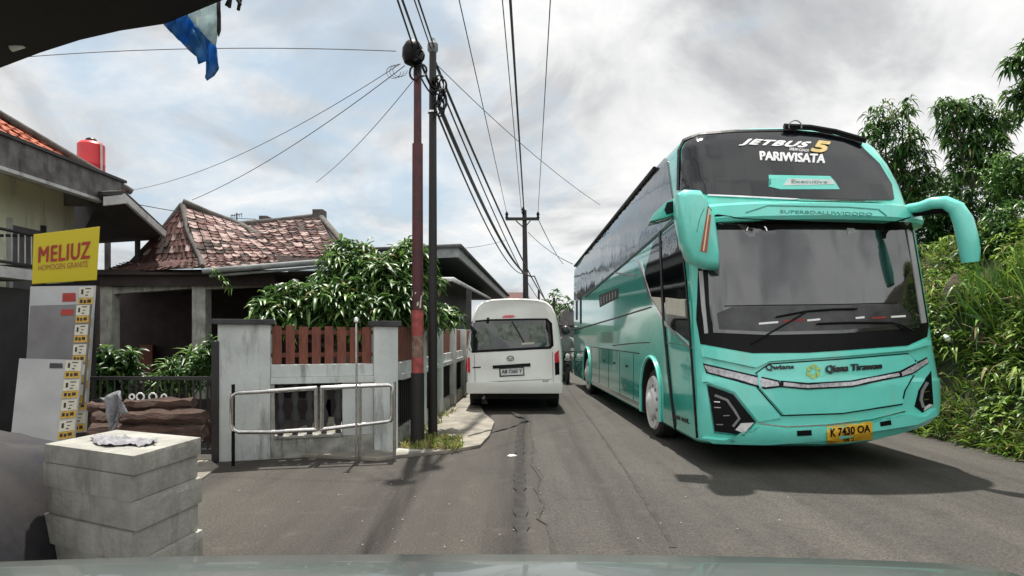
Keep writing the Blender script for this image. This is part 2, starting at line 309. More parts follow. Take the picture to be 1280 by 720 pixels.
def bvh_of(objs):
    vv = []; ff = []
    for o in objs:
        off = origin_of(o); b = len(vv)
        vv += [v.co + off for v in o.data.vertices]; ff += [[i + b for i in p.vertices] for p in o.data.polygons]
    return BVHTree.FromPolygons(vv, ff)
def hit(bvh, px, py, eps=0.0):
    d = raydir(px, py)
    loc, nor, idx, dist = bvh.ray_cast(CAM, d)
    if loc is None:
        return None
    if nor.dot(d) > 0: nor = -nor
    return loc + nor * eps
def conform(bvh, bm, thick, eps):
    """bm holds a flat mesh in pixel space (x=px, z=py); drop it on the surface, give it thickness"""
    bm.verts.ensure_lookup_table()
    miss = []
    top_, bot = {}, {}
    last = {}
    cx = sum(v.co.x for v in bm.verts) / len(bm.verts); cy = sum(v.co.z for v in bm.verts) / len(bm.verts)
    for v in bm.verts:
        px, py = v.co.x, v.co.z
        p = None
        for k in range(40):
            d = raydir(px, py); loc, nor, i, dist = bvh.ray_cast(CAM, d)
            if loc is not None:
                if nor.dot(d) > 0: nor = -nor
                if nor.dot(d) < -0.04: p = (loc + nor*eps, loc - nor*0.004 if thick is None else loc + nor*(eps-thick)); break
            px += (cx-px)*0.03; py += (cy-py)*0.03
        if p is None: return None
        top_[v.index] = p[0]; bot[v.index] = p[1]
    n = len(bm.verts); mb = MB()
    vv = [top_[i] for i in range(n)] + [bot[i] for i in range(n)]
    ff = [tuple(v.index for v in f.verts) for f in bm.faces] + [tuple(v.index + n for v in f.verts)[::-1] for f in bm.faces]
    for e in bm.edges:
        if len(e.link_faces) == 1:
            a, b = e.verts[0].index, e.verts[1].index; ff.append((a, b, b+n, a+n))
    mb.add(vv, ff); return mb
def patch(bvh, poly, name, m, parent, eps=0.006, thick=0.02, grid=9.0, smooth=40):
    bm = bmesh.new(); vs_ = [bm.verts.new((x, 0, y)) for x, y in poly]; f = bm.faces.new(vs_)
    bmesh.ops.triangulate(bm, faces=[f])
    xs = [p[0] for p in poly]; ys = [p[1] for p in poly]
    for lo, hi, ax in ((min(xs), max(xs), (1, 0, 0)), (min(ys), max(ys), (0, 0, 1))):
        t = math.ceil(lo / grid) * grid
        while t < hi:
            co = (t, 0, 0) if ax[0] else (0, 0, t)
            bmesh.ops.bisect_plane(bm, geom=bm.verts[:] + bm.edges[:] + bm.faces[:], plane_co=co, plane_no=ax, dist=1e-5); t += grid
    bm.verts.index_update()
    mb = conform(bvh, bm, thick, eps); bm.free()
    if mb is None: print('PATCH MISS', name); return None
    return mb.build(name, m, parent, smooth=smooth)
def strip(bvh, pts, w, name, m, parent, eps=0.008, thick=0.02):
    """a thin line w pixels wide that follows a surface"""
    L = []; Rr = []
    P2 = []
    for i in range(len(pts)-1):
        a = Vector((pts[i][0], pts[i][1], 0)); b = Vector((pts[i+1][0], pts[i+1][1], 0)); n = max(1, int((b-a).length/8))
        P2 += [a.lerp(b, k/n) for k in range(n)]
    P2.append(Vector((pts[-1][0], pts[-1][1], 0)))
    bm = bmesh.new(); prev = None
    for i, p in enumerate(P2):
        d = (P2[min(i+1, len(P2)-1)] - P2[max(0, i-1)]).normalized(); n = Vector((-d.y, d.x, 0)) * w/2
        a = bm.verts.new((p.x+n.x, 0, p.y+n.y)); b = bm.verts.new((p.x-n.x, 0, p.y-n.y))
        if prev: bm.faces.new((prev[0], a, b, prev[1]))
        prev = (a, b)
    bm.verts.index_update(); mb = conform(bvh, bm, thick, eps); bm.free()
    if mb is None: print('STRIP MISS', name); return None
    return mb.build(name, m, parent)
def text_mesh(txt, bold=0.0, shear=0.0, spacing=1.0):
    cu = bpy.data.curves.new('lettering', 'FONT'); cu.body = txt; cu.offset = bold; cu.shear = shear; cu.space_character = spacing; cu.resolution_u = 3
    o = bpy.data.objects.new('lettering', cu); C.objects.link(o); dg = bpy.context.evaluated_depsgraph_get(); dg.update()
    me = bpy.data.meshes.new_from_object(o.evaluated_get(dg)); bpy.data.objects.remove(o); bpy.data.curves.remove(cu)
    vs_ = [v.co.copy() for v in me.vertices]; fs = [tuple(p.vertices) for p in me.polygons]; bpy.data.meshes.remove(me)
    x0 = min(v.x for v in vs_); x1 = max(v.x for v in vs_); y0 = min(v.y for v in vs_); y1 = max(v.y for v in vs_)
    return [((v.x-x0)/(x1-x0), (v.y-y0)/(y1-y0)) for v in vs_], fs
def bil(q, a, b):   # q = tl,tr,br,bl ; a 0..1 left-right, b 0..1 bottom-top
    tl, tr, br, bl = [Vector((*p, 0)) if len(p) == 2 else Vector(p) for p in q]
    return bl.lerp(br, a).lerp(tl.lerp(tr, a), b)
def text_on(bvh, txt, quad, name, m, parent, eps=0.012, thick=0.008, **kw):
    heavy = kw.pop('heavy', 0); uv, fs = text_mesh(txt, **kw); allmb = MB()
    for q, (da, db) in enumerate([(0, 0)] + ([(heavy, 0), (-heavy, 0), (heavy, heavy*4), (-heavy, -heavy*4)] if heavy else [])):
        bm = bmesh.new(); vs_ = []
        for a, b in uv:
            p = bil(quad, a+da, b+db); vs_.append(bm.verts.new((p.x, 0, p.y)))
        for f in fs:
            try: bm.faces.new([vs_[i] for i in f])
            except Exception: pass
        bm.verts.index_update(); mb = conform(bvh, bm, thick, eps+q*.0007); bm.free()
        if mb is None: print('TEXT MISS', name); return None
        allmb.add(mb.v, mb.f)
    return allmb.build(name, m, parent)
def text_quad(txt, quad3, name, m, parent, n, thick=0.004, **kw):   # on a flat quad in space
    heavy = kw.pop('heavy', 0); uv, fs = text_mesh(txt, **kw); n = Vector(n).normalized(); mb = MB()
    for q, (da, db) in enumerate([(0, 0)] + ([(heavy, 0), (-heavy, 0), (heavy, heavy*3), (-heavy, -heavy*3)] if heavy else [])):
        mb.add([bil(quad3, a+da, b+db) + n*(thick+q*.0006) for a, b in uv], fs)
    return mb.build(name, m, parent, fix=False)

# =============================================================== THE SETTING
g = MB(); s_ = 1500; g.add([(-s_, -400, 0), (s_, -400, 0), (s_, 3000, 0), (-s_, 3000, 0)], [(0, 1, 2, 3)])
tag(g.build('ground', M['asphalt']), kind='structure')
# pale newer lane of the road with a ragged left edge
edge = [(700, 700), (689, 668), (687, 655), (676, 650), (682, 640), (679, 628), (673, 612), (680, 600), (677, 590), (667, 580), (671, 565), (668, 553), (664, 545), (668, 535), (665, 525), (668, 515), (672, 505), (676, 490), (676, 470), (670, 450), (664, 440)]
L_ = []
for i in range(len(edge)-1):
    a, b = edge[i], edge[i+1]; k = 3
    for j in range(k):
        q = j/k; L_.append((a[0]+(b[0]-a[0])*q + rnd.uniform(-1.6, 1.6), a[1]+(b[1]-a[1])*q))
pts = [G(x, y, 0.004) for x, y in L_]
pts = [Vector((pts[0].x+0.1, -20, 0.004))] + pts + [Vector((1.2, 80, 0.004)), Vector((6.4, 80, 0.004)), Vector((6.4, -20, 0.004))]
mb = MB(); 
n_ = len(pts)
bm = bmesh.new(); vv = [bm.verts.new(p) for p in pts]; bm.faces.new(vv); bmesh.ops.triangulate(bm, faces=bm.faces[:]); 
for f in bm.faces:
    if f.normal.z < 0: f.normal_flip()
me = bpy.data.meshes.new('road'); bm.to_mesh(me); bm.free(); me.materials.append(M['asphalt_light']); ro = bpy.data.objects.new('road', me); C.objects.link(ro); tag(ro, kind='structure')
def ground_strip(pxs, w, z, name, m, jitter=0.0):
    pts = []
    for i in range(len(pxs)-1):
        a = G(*pxs[i], z); b = G(*pxs[i+1], z); n = max(1, int((b-a).length/0.12)); pts += [a.lerp(b, k/n) for k in range(n)]
    pts.append(G(*pxs[-1], z)); v = []; f = []
    for i, p in enumerate(pts):
        d = (pts[min(i+1, len(pts)-1)]-pts[max(i-1, 0)]).normalized(); n = Vector((-d.y, d.x, 0)); ww = w*(1+rnd.uniform(-jitter, jitter))
        v += [p+n*ww/2, p-n*ww/2]
        if i: f.append((2*i-2, 2*i-1, 2*i+1, 2*i))
    mb = MB().add(v, f); o = mb.build(name, m); return o
tag(ground_strip([(842, 684), (826, 655), (790, 600), (760, 555), (735, 520), (714, 492), (700, 470)], 0.035, 0.008, 'road_dark_line', M['asphalt_dark'], 0.7), kind='structure')  # narrow darker line laid over the lane
tag(ground_strip([(655, 720), (651, 640), (649, 580), (650, 545), (653, 520)], 0.10, 0.012, 'road_dark_band', M['asphalt_dark'], 0.35), kind='structure')  # wider darker band laid along the lane
tag(ground_strip([(694, 712), (688, 668), (684, 655), (672, 648), (679, 628), (669, 610), (676, 598), (664, 580), (666, 553), (662, 540), (664, 520)], 0.022, 0.008, 'road_crack', M['asphalt_dark'], 0.8), kind='structure')
tag(ground_strip([(640, 515), (660, 523), (640, 530), (610, 538), (585, 545)], 0.05, 0.05, 'pavement_crack', M['asphalt_dark'], 0.7), kind='structure')

# pavement corner with a low broken edge
pv = [G(472, 577), G(500, 573), G(560, 567), (G(600, 560)), G(612, 547), G(618, 530), G(606, 520), G(600, 508), G(590, 498), G(585, 485)]
bx = [Vector((-1.0, 30, 0)), Vector((-2.6, 30, 0)), Vector((-3.4, 8.0, 0))]
mb = MB().prism([Vector((p.x, p.y, 0.0)) for p in pv+bx], (0, 0, 0.045)); o = mb.build('pavement', M['concrete'], bevel=0.012); tag(o, kind='structure')
# pale shop apron at the left
mb = MB().prism([Vector((-12, -3, -0.01)), Vector((-2.35, -3, -0.01)), Vector((-2.75, 4.2, -0.01)), Vector((-3.3, 7.2, -0.01)), Vector((-3.6, 7.6, -0.01)), Vector((-12, 8.6, -0.01))], (0, 0, 0.03))
tag(mb.build('shop_apron', M['concrete']), kind='structure')

# =============================================================== BUS
busO = Vector((2.09, 6.85, 0)); ax_v = Vector((-0.021, 1, 0)).normalized(); ax_u = Vector((1, 0.021, 0)).normalized()
bus = thing('bus', busO, 'turquoise two-level touring coach with raked dark windscreens on the right side of the road', 'bus')
def BW(u, v, z): return busO + ax_u*u + ax_v*v + Vector((0, 0, z))
# level table: z, left u, right u, nose v, left corner sweep, right corner sweep
LV = [(0.27, 0.05, 2.80, 0.16, .40, .62), (0.31, 0.01, 2.85, 0.06, .42, .66), (0.42, 0.0, 2.88, 0.00, .42, .68), (0.70, 0.0, 2.89, 0.0, .42, .68),
      (0.98, 0.0, 2.89, 0.02, .42, .66), (1.02, 0.0, 2.88, 0.05, .42, .66), (1.33, 0.0, 2.85, 0.10, .42, .64), (1.8, 0.0, 2.82, 0.17, .42, .62), (2.3, 0.0, 2.79, 0.25, .42, .6),
      (2.74, 0.0, 2.76, 0.32, .42, .58), (2.76, 0.0, 2.76, 0.12, .55, .70), (2.80, 0.0, 2.76, 0.09, .55, .70), (2.94, 0.0, 2.74, 0.13, .52, .68), (2.98, 0.0, 2.73, 0.22, .5, .66),
      (3.0, 0.0, 2.72, 0.42, .42, .56), (3.3, 0.0, 2.68, 0.52, .42, .56), (3.6, 0.01, 2.62, 0.66, .42, .56), (3.82, 0.03, 2.56, 0.80, .44, .56), (3.93, 0.07, 2.50, 0.90, .46, .56),
      (4.01, 0.16, 2.38, 0.98, .48, .56), (4.07, 0.34, 2.15, 1.10, .5, .5)]
SS = [-1, -.995, -.975, -.94, -.88, -.8, -.68, -.5, -.3, -.1, .1, .3, .5, .68, .8, .88, .94, .975, .995, 1]
DV = {1: 1.0, .995: .86, .975: .70, .94: .56, .88: .42, .8: .31, .68: .21, .5: .11, .3: .04, .1: .005}
VB = [1.0, 1.6, 2.2, 2.8, 3.4, 4, 5, 6, 7, 8, 9, 10, 11, 11.8, 12.0]
def ztop(v, z):   # the roof falls slightly towards the rear
    if z < 2.9: return z
    k = max(0.0, (v-2.5)/9.5); return z - (z-2.9)/1.13*0.42*k
vs_ = []; ring = None
for (z, u0, u1, vn, cl_, cr_) in LV:
    pl = []
    for s in SS:
        dv = DV[abs(s)]*(cl_ if s < 0 else cr_); u = (u0+u1)/2 + s*(u1-u0)/2
        zz_ = z
        if z < 0.9 and s > 0: zz_ = z + 0.27*(s**1.5)*(0.9-z)/0.63
        pl.append((u, vn+dv, zz_))
    zr = lambda v: z if z >= 0.9 else z + 0.27*(0.9-z)/0.63*max(0, 1-(v-0.7)/1.5)
    for v in VB[:-1]: pl.append((u1, v+0.35, zr(v)))
    pl.append((u1-0.06, 12.2, z)); pl.append(((u0+u1)/2, 12.28, z)); pl.append((u0+0.06, 12.2, z))
    for v in VB[:-1][::-1]: pl.append((u0, v+0.35, z))
    ring = len(pl); vs_ += [BW(u, v, ztop(v, zz_)) for u, v, zz_ in pl]
fs = []
for i in range(len(LV)-1):
    for j in range(ring): fs.append((i*ring+j, i*ring+(j+1) % ring, (i+1)*ring+(j+1) % ring, (i+1)*ring+j))
fs.append(tuple(range(ring))[::-1])
last = (len(LV)-1)*ring
fs.append(tuple(range(last, last+ring)))
mb = MB().add(vs_, fs); body = mb.build('body', M['teal'], bus, fix=True)
# front wheel arch and rear wheel arch cut out of both flanks
WF, WR = 2.55, 9.35
def arch_cut(body, vc, r, u0, u1):
    pts = [(vc-r*0.98, 0.0), (vc-r*1.0, 0.62)] + [(vc - r*math.cos(a), 0.55+r*math.sin(a)) for a in [R(x) for x in range(12, 180, 12)]] + [(vc+r*1.0, 0.62), (vc+r*0.98, 0.0)]
    c = MB().prism([BW(u0, v, z) for v, z in pts], ax_u*(u1-u0)).build('cutter', M['black_matte'])
    c.location = (0, 0, 0)
    md = body.modifiers.new('cut', 'BOOLEAN'); md.operation = 'DIFFERENCE'; md.object = c; md.solver = 'EXACT'; md.material_mode = 'TRANSFER'
    bpy.context.view_layer.update(); dg = bpy.context.evaluated_depsgraph_get()
    me = bpy.data.meshes.new_from_object(body.evaluated_get(dg)); body.modifiers.clear(); old = body.data; body.data = me; bpy.data.meshes.remove(old)
    bpy.data.objects.remove(c)
for vc in (WF, WR):
    arch_cut(body, vc, 0.60, -0.2, 0.5); arch_cut(body, vc, 0.60, 2.35, 3.2)
body.data.name = 'body'
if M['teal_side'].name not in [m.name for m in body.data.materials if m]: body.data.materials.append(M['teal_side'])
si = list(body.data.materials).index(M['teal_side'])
for p in body.data.polygons:   # flanks use a darker, glossier copy of the body teal
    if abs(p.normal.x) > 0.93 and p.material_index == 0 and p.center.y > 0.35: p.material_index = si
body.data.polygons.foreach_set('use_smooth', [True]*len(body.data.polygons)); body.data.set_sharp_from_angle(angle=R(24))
bv = bvh_of([body])

# windscreens
patch(bv, [(852, 238), (854, 188), (858, 179), (874, 171.5), (919, 168), (980, 167), (1032, 172), (1074, 183), (1098, 206), (1113, 231), (1116, 250), (1105, 251), (998, 248.5), (930, 245), (885, 243.5)], 'upper_windscreen', M['bus_glass'], bus, 0.022, 0.03, 4)
strip(bv, [(849.5, 238), (850.5, 188), (855.5, 177), (874, 169.5), (919, 166), (980, 165), (1032, 170), (1076, 181)], 2.6, 'windscreen_seal', M['black'], bus, 0.028)
strip(bv, [(885, 245), (930, 247), (998, 250.5), (1105, 253)], 1.8, 'windscreen_trim', M['chrome'], bus, 0.028)
low = [(875, 276), (897, 268), (926, 272.5), (1015, 276.5), (1105, 279.5), (1138, 271), (1144, 308), (1160, 407), (1158, 421), (1134, 432), (1054, 438), (1009, 441), (940, 441.5), (876, 430), (871, 400)]
lw = patch(bv, low, 'windscreen_surround', M['black'], bus, 0.010, 0.02)
gl = [(884, 288), (899, 278), (1015, 283), (1108, 286), (1128, 282), (1137, 330), (1148, 398), (1147, 410), (1050, 417), (960, 419), (892, 416), (887, 380)]
glass = patch(bv, gl, 'lower_windscreen', M['screen_glass'], bus, 0.018, 0.02)
strip(bv, [(877, 339), (880, 380), (883.5, 417)], 4.5, 'inner_pillar', M['board_white'], bus, 0.024)
strip(bv, [(1132, 276), (1142, 335), (1153, 404)], 5.5, 'inner_pillar', M['board_white'], bus, 0.024)
# things seen low behind the glass: dashboard edge with papers
patch(bv, [(896, 392), (915, 384), (960, 383), (1050, 382), (1122, 380), (1136, 392), (1140, 406), (1050, 413), (960, 415), (899, 412)], 'dashboard', M['dash'], bus, 0.020, 0.01)
strip(bv, [(905, 383), (960, 382), (1050, 381), (1120, 379)], 1.3, 'dashboard_edge', M['black'], bus, 0.022)
for a, b in (((948, 405), (972, 403)), ((1008, 401), (1024, 399.5)), ((1068, 398), (1079, 397)), ((1112, 396.5), (1130, 395.5))):
    strip(bv, [a, b], 2.4, 'dashboard_paper', M['white_text'], bus, 0.024)
for a, b in (((978, 402), (1005, 400)), ((1088, 398), (1106, 397))): strip(bv, [a, b], 2.2, 'dashboard_cloth', M['sign_red'], bus, 0.024)
patch(bv, [(1057, 283), (1063, 282), (1070, 291), (1058, 294)], 'windscreen_sticker', M['board_white'], bus, 0.024, 0.006)
# ring of the driver's inside mirror
rg = [hit(bv, 945 + 12.5*math.cos(a), 290 + 9*math.sin(a)*-1, 0.03) for a in [R(x) for x in range(0, 181, 15)]]
MB().tube(rg, 0.010, 6).build('inside_mirror', M['chrome'], bus)
# destination marks on the upper windscreen
text_on(bv, 'JETBUS', [(926, 176), (1012, 180), (1008, 189), (924, 184)], 'lettering', M['white_text'], bus, 0.030, heavy=0.011, shear=0.35, spacing=1.12)
text_on(bv, '5', [(1013, 178), (1036, 181), (1034, 194), (1012, 191)], 'numeral', M['gold'], bus, 0.034, heavy=0.02, shear=0.2)
text_on(bv, 'DREAM COACH', [(986, 186.5), (1010, 189), (1009, 192), (986, 190)], 'small_lettering', M['white_text'], bus, 0.030)
text_on(bv, 'PARIWISATA', [(949, 191.5), (1030, 195.5), (1029, 206), (950, 202)], 'lettering', M['white_text'], bus, 0.030, heavy=0.008)
patch(bv, [(960, 220.5), (1036, 222), (1042, 228), (1048, 238), (975, 238), (960, 234.5), (969, 228)], 'pennant_sticker', M['teal'], bus, 0.028, 0.006)
patch(bv, [(984, 225), (1039, 226.5), (1041, 232), (1010, 233), (978, 233.5)], 'pennant_plate', M['plate_white'], bus, 0.034, 0.006)
text_on(bv, 'Executive', [(988, 226.5), (1032, 227.5), (1032, 231.5), (988, 231)], 'small_lettering', M['teal_dark'], bus, 0.038)
# visor
text_on(bv, 'SUPERBDALLIWIDODO', [(975, 262.5), (1090, 266), (1090, 270), (975, 266.5)], 'small_lettering', M['teal_dark'], bus, 0.006, 0.004)
strip(bv, [(932, 266), (960, 257), (1060, 259), (1098, 262), (1108, 270)], 1.2, 'visor_groove', M['teal_dark'], bus, 0.008)
# raised bonnet hatch, brow, lamp cheeks and chin, then everything mounted on them
rp_ = [patch(bv, q, n_, M['teal'], bus, e, e+.01, 6, 30) for q, n_, e in (
    ([(946, 466.5), (962, 456.5), (1050, 450.5), (1133, 443.5), (1143, 452.5), (1140, 468.5), (1129.5, 488), (1125.5, 504), (1052, 515.5), (978.5, 518), (948, 483.5)], 'bonnet_hatch', .035),
    ([(878, 434.5), (940, 445.5), (1009, 445), (1056, 442), (1134, 436.5), (1158, 425.5), (1159, 431), (1134, 438.5), (1050, 446), (961, 452), (944, 460), (880, 446)], 'brow_panel', .045),
    ([(880, 545), (930, 549), (949, 532), (983, 536.5), (1033, 534), (1089, 527.5), (1131, 517), (1142, 520), (1153, 520), (1165, 510), (1166, 519), (1142, 530), (1030, 548), (956, 553), (893, 551.5)], 'bumper_lip', .05),
    ([(878, 468), (884, 469), (945, 486), (976, 522), (947, 527), (946, 525), (918, 490), (885, 477), (879, 478)], 'cheek_panel', .03))]
bv_body = bv; bv = bvh_of([body]+[q for q in rp_ if q])
# front panel joints, lamps and trim
strip(bv, [(944, 467), (961, 455), (1050, 449), (1134, 442), (1145, 452)], 1.3, 'panel_joint', M['black'], bus)
strip(bv, [(946, 484), (977, 519.5), (1052, 517), (1127, 505.5), (1131, 488), (1142, 469)], 1.3, 'panel_joint', M['black'], bus)
strip(bv, [(948, 529), (983, 533.5), (1033, 531), (1089, 524.5), (1131, 514)], 1.6, 'bumper_trim', M['chrome'], bus, 0.010)
patch(bv, [(879, 454), (974, 476), (976, 484), (956, 486.5), (883, 466.5)], 'headlight_surround', M['black'], bus, 0.008)
patch(bv, [(881, 456.5), (972, 478), (973.5, 482), (956, 484), (885, 465)], 'headlight', M['lamp'], bus, 0.014)
patch(bv, [(1124, 464), (1158, 446.5), (1160, 454), (1140, 468), (1125, 472)], 'headlight_surround', M['black'], bus, 0.008)
patch(bv, [(1126, 465.5), (1157.5, 448.5), (1159, 453), (1139.5, 466), (1127, 470)], 'headlight', M['lamp'], bus, 0.014)
strip(bv, [(975, 480), (1009, 483), (1064, 480), (1125, 467.5)], 8, 'light_bar_surround', M['black'], bus, 0.010)
strip(bv, [(979, 480.5), (1009, 483), (1064, 480), (1123, 468)], 4, 'light_bar', M['lamp'], bus, 0.016)
def fog(outer, lines, chrome, lens):
    f = patch(bv, outer, 'fog_lamp', M['black'], bus, 0.006)
    for l in lines: strip(bv, l, 1.2, 'grille_bar', M['chrome'], f, 0.016)
    strip(bv, chrome, 3.0, 'light_tube', M['gutter'], f, 0.018)
    patch(bv, lens, 'lens', M['plate_white'], f, 0.018)
strip(bv, [(884, 480), (916.4, 492), (945, 527.5), (930, 544.5), (893, 540.5), (884, 480)], 1.6, 'fog_lamp_rim', M['teal_dark'], bus, 0.006)
fog([(884, 481), (916.4, 493), (944.3, 527.5), (929.7, 543.4), (893.8, 539.4)], [[(893, 509), (901, 509.5)], [(904, 519.5), (912, 519)], [(896, 530.5), (904, 530.5)], [(893, 502), (900, 502.5)]],
    [(894, 494), (909, 500), (918, 513), (924, 523), (916, 533)], [(919, 537), (926, 529), (942, 528), (929.7, 541.5)])
fog([(1163.4, 463.7), (1166.4, 507), (1152.8, 515.9), (1143, 508), (1148, 487.6)], [[(1154, 490), (1160, 489)], [(1153, 500), (1159, 499)]], [(1158, 478), (1152, 488), (1150, 500), (1153, 509)], [(1155, 509), (1161, 505), (1165, 506), (1154, 513)])
for q in ([(996, 538.5), (1014, 537.5), (1014.7, 544), (996.5, 545)], [(1099.7, 527.5), (1113, 525), (1114, 530.8), (1100.5, 533)]): patch(bv, q, 'bumper_vent', M['black'], bus, 0.006)
pl_ = patch(bv, [(1032.7, 532.8), (1087.7, 526.5), (1088.6, 547), (1033, 553)], 'number_plate', M['plate_yellow'], bus, 0.03, 0.02)
text_on(bv, 'K 7430 OA', [(1036, 535.5), (1085, 530), (1085.5, 539.5), (1036.5, 545)], 'plate_lettering', M['black'], pl_, 0.036, bold=0.02)
text_on(bv, '09 29', [(1053, 547), (1069, 545.2), (1069, 548), (1053, 549.8)], 'plate_lettering', M['black'], pl_, 0.036)
text_on(bv, 'Qwiana', [(957, 456), (992, 455.5), (992, 461.5), (957, 464)], 'lettering', M['bike_black'], bus, 0.012, heavy=0.01)
text_on(bv, 'Qiana Tirawan', [(1032, 457), (1101, 453.5), (1101, 462), (1032, 467.5)], 'lettering', M['bike_black'], bus, 0.012, heavy=0.01)
for k in range(6):   # six-bladed yellow pinwheel badge
    a0 = k*math.pi/3; cx_, cy_ = 1016.5, 464.5
    pp = [(cx_+math.cos(a0+t)*r_, cy_+math.sin(a0+t)*r_) for t, r_ in ((0, 3), (0.1, 7.5), (0.5, 9.5), (1.05, 9), (0.8, 7.2), (0.6, 4.5))]
    patch(bv, pp, 'badge_blade', M['yellow_logo'], bus, 0.010, 0.006)
bv = bv_body
# flank: window band, cab glass, trims
patch(bv, [(833, 187), (840, 240), (845, 271), (816, 298), (768, 339), (731, 369), (720, 377), (718.5, 342), (735, 314), (782, 244), (801, 212), (818, 194)], 'side_window_band', M['side_glass'], bus, 0.014, 0.025, 5)
MB().tube([BW(0.02, v, ztop(v, 3.90)) for v in (2.4, 4, 6, 8, 10, 12.1)], .032, 8).build('roof_rail', M['black'], bus, smooth=60)
for v in (3.75, 4.95, 6.15, 7.35, 8.5): MB().box((-.004, -.006, .42), (.01, .006, 1.18), T=Matrix.Translation(BW(0, v, 0)) @ Matrix.Rotation(R(1.2), 4, 'Z')).build('hatch_joint', M['black'], bus)
mb = MB().prism([BW(-.004, 3.3, 1.19), BW(-.004, 8.7, 1.19), BW(-.004, 8.7, 1.205), BW(-.004, 3.3, 1.205)], ax_u*.01); mb.build('hatch_joint', M['black'], bus)
mb = MB().prism([BW(-.006, 3.3, .36), BW(-.006, 8.7, .36), BW(-.006, 8.7, .42), BW(-.006, 3.3, .42)], ax_u*.01); mb.build('skirt_strip', M['chrome'], bus)
for v in (4.3, 5.5, 6.7): MB().box((-.010, -.07, .93), (.01, .07, .97), T=Matrix.Translation(BW(0, v, 0)) @ Matrix.Rotation(R(1.2), 4, 'Z')).build('hatch_handle', M['black'], bus)
strip(bv, [(782, 241), (793, 222), (797, 219)], 4, 'roof_duct', M['black'], bus, 0.03)
cab = patch(bv, [(806, 341), (817, 303), (846, 277), (851, 300), (860, 380), (864, 428), (834, 406), (814, 372)], 'cab_window', M['bus_glass'], bus, 0.008, 0.02)
strip(bv, [(795, 325), (799, 326), (813, 371), (833, 406), (866, 436)], 2.6, 'window_trim', M['chrome'], bus, 0.014)
strip(bv, [(768, 341), (795, 344)], 1.6, 'window_trim', M['gutter'], bus, 0.014)
patch(bv, [(829, 300), (846, 288), (849, 314), (830, 322)], 'cab_pane', M['plate_white'] if False else M['side_glass'], bus, 0.014, 0.01)
patch(bv, [(833, 372), (857, 375), (858, 396), (834, 392)], 'cab_label', M['sticker_white'], bus, 0.014, 0.01)
patch(bv, [(814, 371), (827, 372), (829, 391)], 'cab_label', M['sticker_white'], bus, 0.014, 0.01)
strip(bv, [(825.5, 290), (830, 400), (838, 480), (845, 537)], 2.2, 'door_joint', M['black'], bus, 0.016)
strip(bv, [(850, 276), (858, 350), (865, 447), (872, 547)], 1.6, 'door_joint', M['black'], bus, 0.014)
strip(bv, [(717, 413), (765, 399), (814, 384)], 1.5, 'panel_joint', M['black'], bus, 0.010)
strip(bv, [(732, 371), (768, 341), (816, 300), (846, 274)], 1.3, 'panel_joint', M['black'], bus, 0.012)
strip(bv, [(766, 432), (792, 429), (812, 428)], 1.0, 'panel_joint', M['black'], bus, 0.010)
strip(bv, [(834, 428), (851, 430), (862, 432)], 1.0, 'panel_joint', M['teal_dark'], bus, 0.010)
patch(bv, [(749, 369), (773, 360), (773, 372), (750, 384)], 'side_grille', M['black_matte'], bus, 0.008)
for k in range(6): strip(bv, [(752+k*3.6, 371-k*1.4), (752+k*3.6, 381-k*1.9)], 0.8, 'grille_bar', M['gutter'], bus, 0.014)
for a, b in (((737, 489), (794, 516)), ((823, 529), (843, 540))): strip(bv, [a, b], 2.0, 'skirt_trim', M['chrome'], bus, 0.02)
strip(bv, [(721, 345), (721, 400)], 1.6, 'rear_pillar_joint', M['black'], bus, 0.012)
strip(bv, [(726, 338), (726, 405)], 1.6, 'rear_pillar_joint', M['black'], bus, 0.012)
text_on(bv, 'BR 03L', [(844, 518), (862, 524), (862, 530), (844, 523)], 'small_lettering', M['bike_black'], bus, 0.012, bold=0.03)
# bright lip round both arches on the near flank
for vc in (WF, WR):
    a_ = [BW(-0.012, vc-0.60, 0.30), BW(-0.012, vc-0.605, 0.62)] + [BW(-0.012, vc-0.615*math.cos(R(x)), 0.56+0.615*math.sin(R(x))) for x in range(12, 180, 12)] + [BW(-0.012, vc+0.605, 0.62), BW(-0.012, vc+0.60, 0.30)]
    MB().tube(a_, 0.022, 6).build('arch_lip', M['teal'], bus, smooth=60)
# wheels
def bus_wheel(u, v, s):
    ax = ax_u*s
    c = BW(u, v, 0.50)
    w = MB().lathe(c, ax, [(0.30, -0.28), (0.47, -0.28), (0.50, -0.24), (0.50, -0.05), (0.47, -0.01), (0.36, 0.0), (0.34, -0.03)], 36).build('wheel', M['rubber'], bus, smooth=35)
    h = MB().lathe(c, ax, [(0.395, -0.05), (0.395, 0.0), (0.37, 0.03), (0.30, 0.0), (0.22, 0.01), (0.20, 0.05), (0.10, 0.09), (0.001, 0.10)], 36)
    up = Vector((0, 0, 1)); fw = ax_v
    h.build('hubcap', M['white_hub'], w, smooth=35)
    nb = MB()
    for k in range(10):
        a = k*math.pi/5; d = up*math.cos(a)+fw*math.sin(a); nb.lathe(c+d*0.245-ax*0.002, ax, [(0.028, 0), (0.028, 0.015), (0.012, 0.03)], 8)
        nb2 = None
    nb.build('wheel_nuts', M['gutter'], w, smooth=35)
bus_wheel(0.045, WF, -1); bus_wheel(0.045, WR, -1); bus_wheel(2.76, WF, 1); bus_wheel(2.76, WR, 1)
ch = MB(); ch.box((0.35, 1.2, 0.30), (2.5, 12.0, 0.44), T=Matrix.Translation(busO) @ Matrix(((ax_u.x, ax_v.x, 0, 0), (ax_u.y, ax_v.y, 0, 0), (0, 0, 1, 0), (0, 0, 0, 1))))
ch.build('chassis', M['black_matte'], bus)
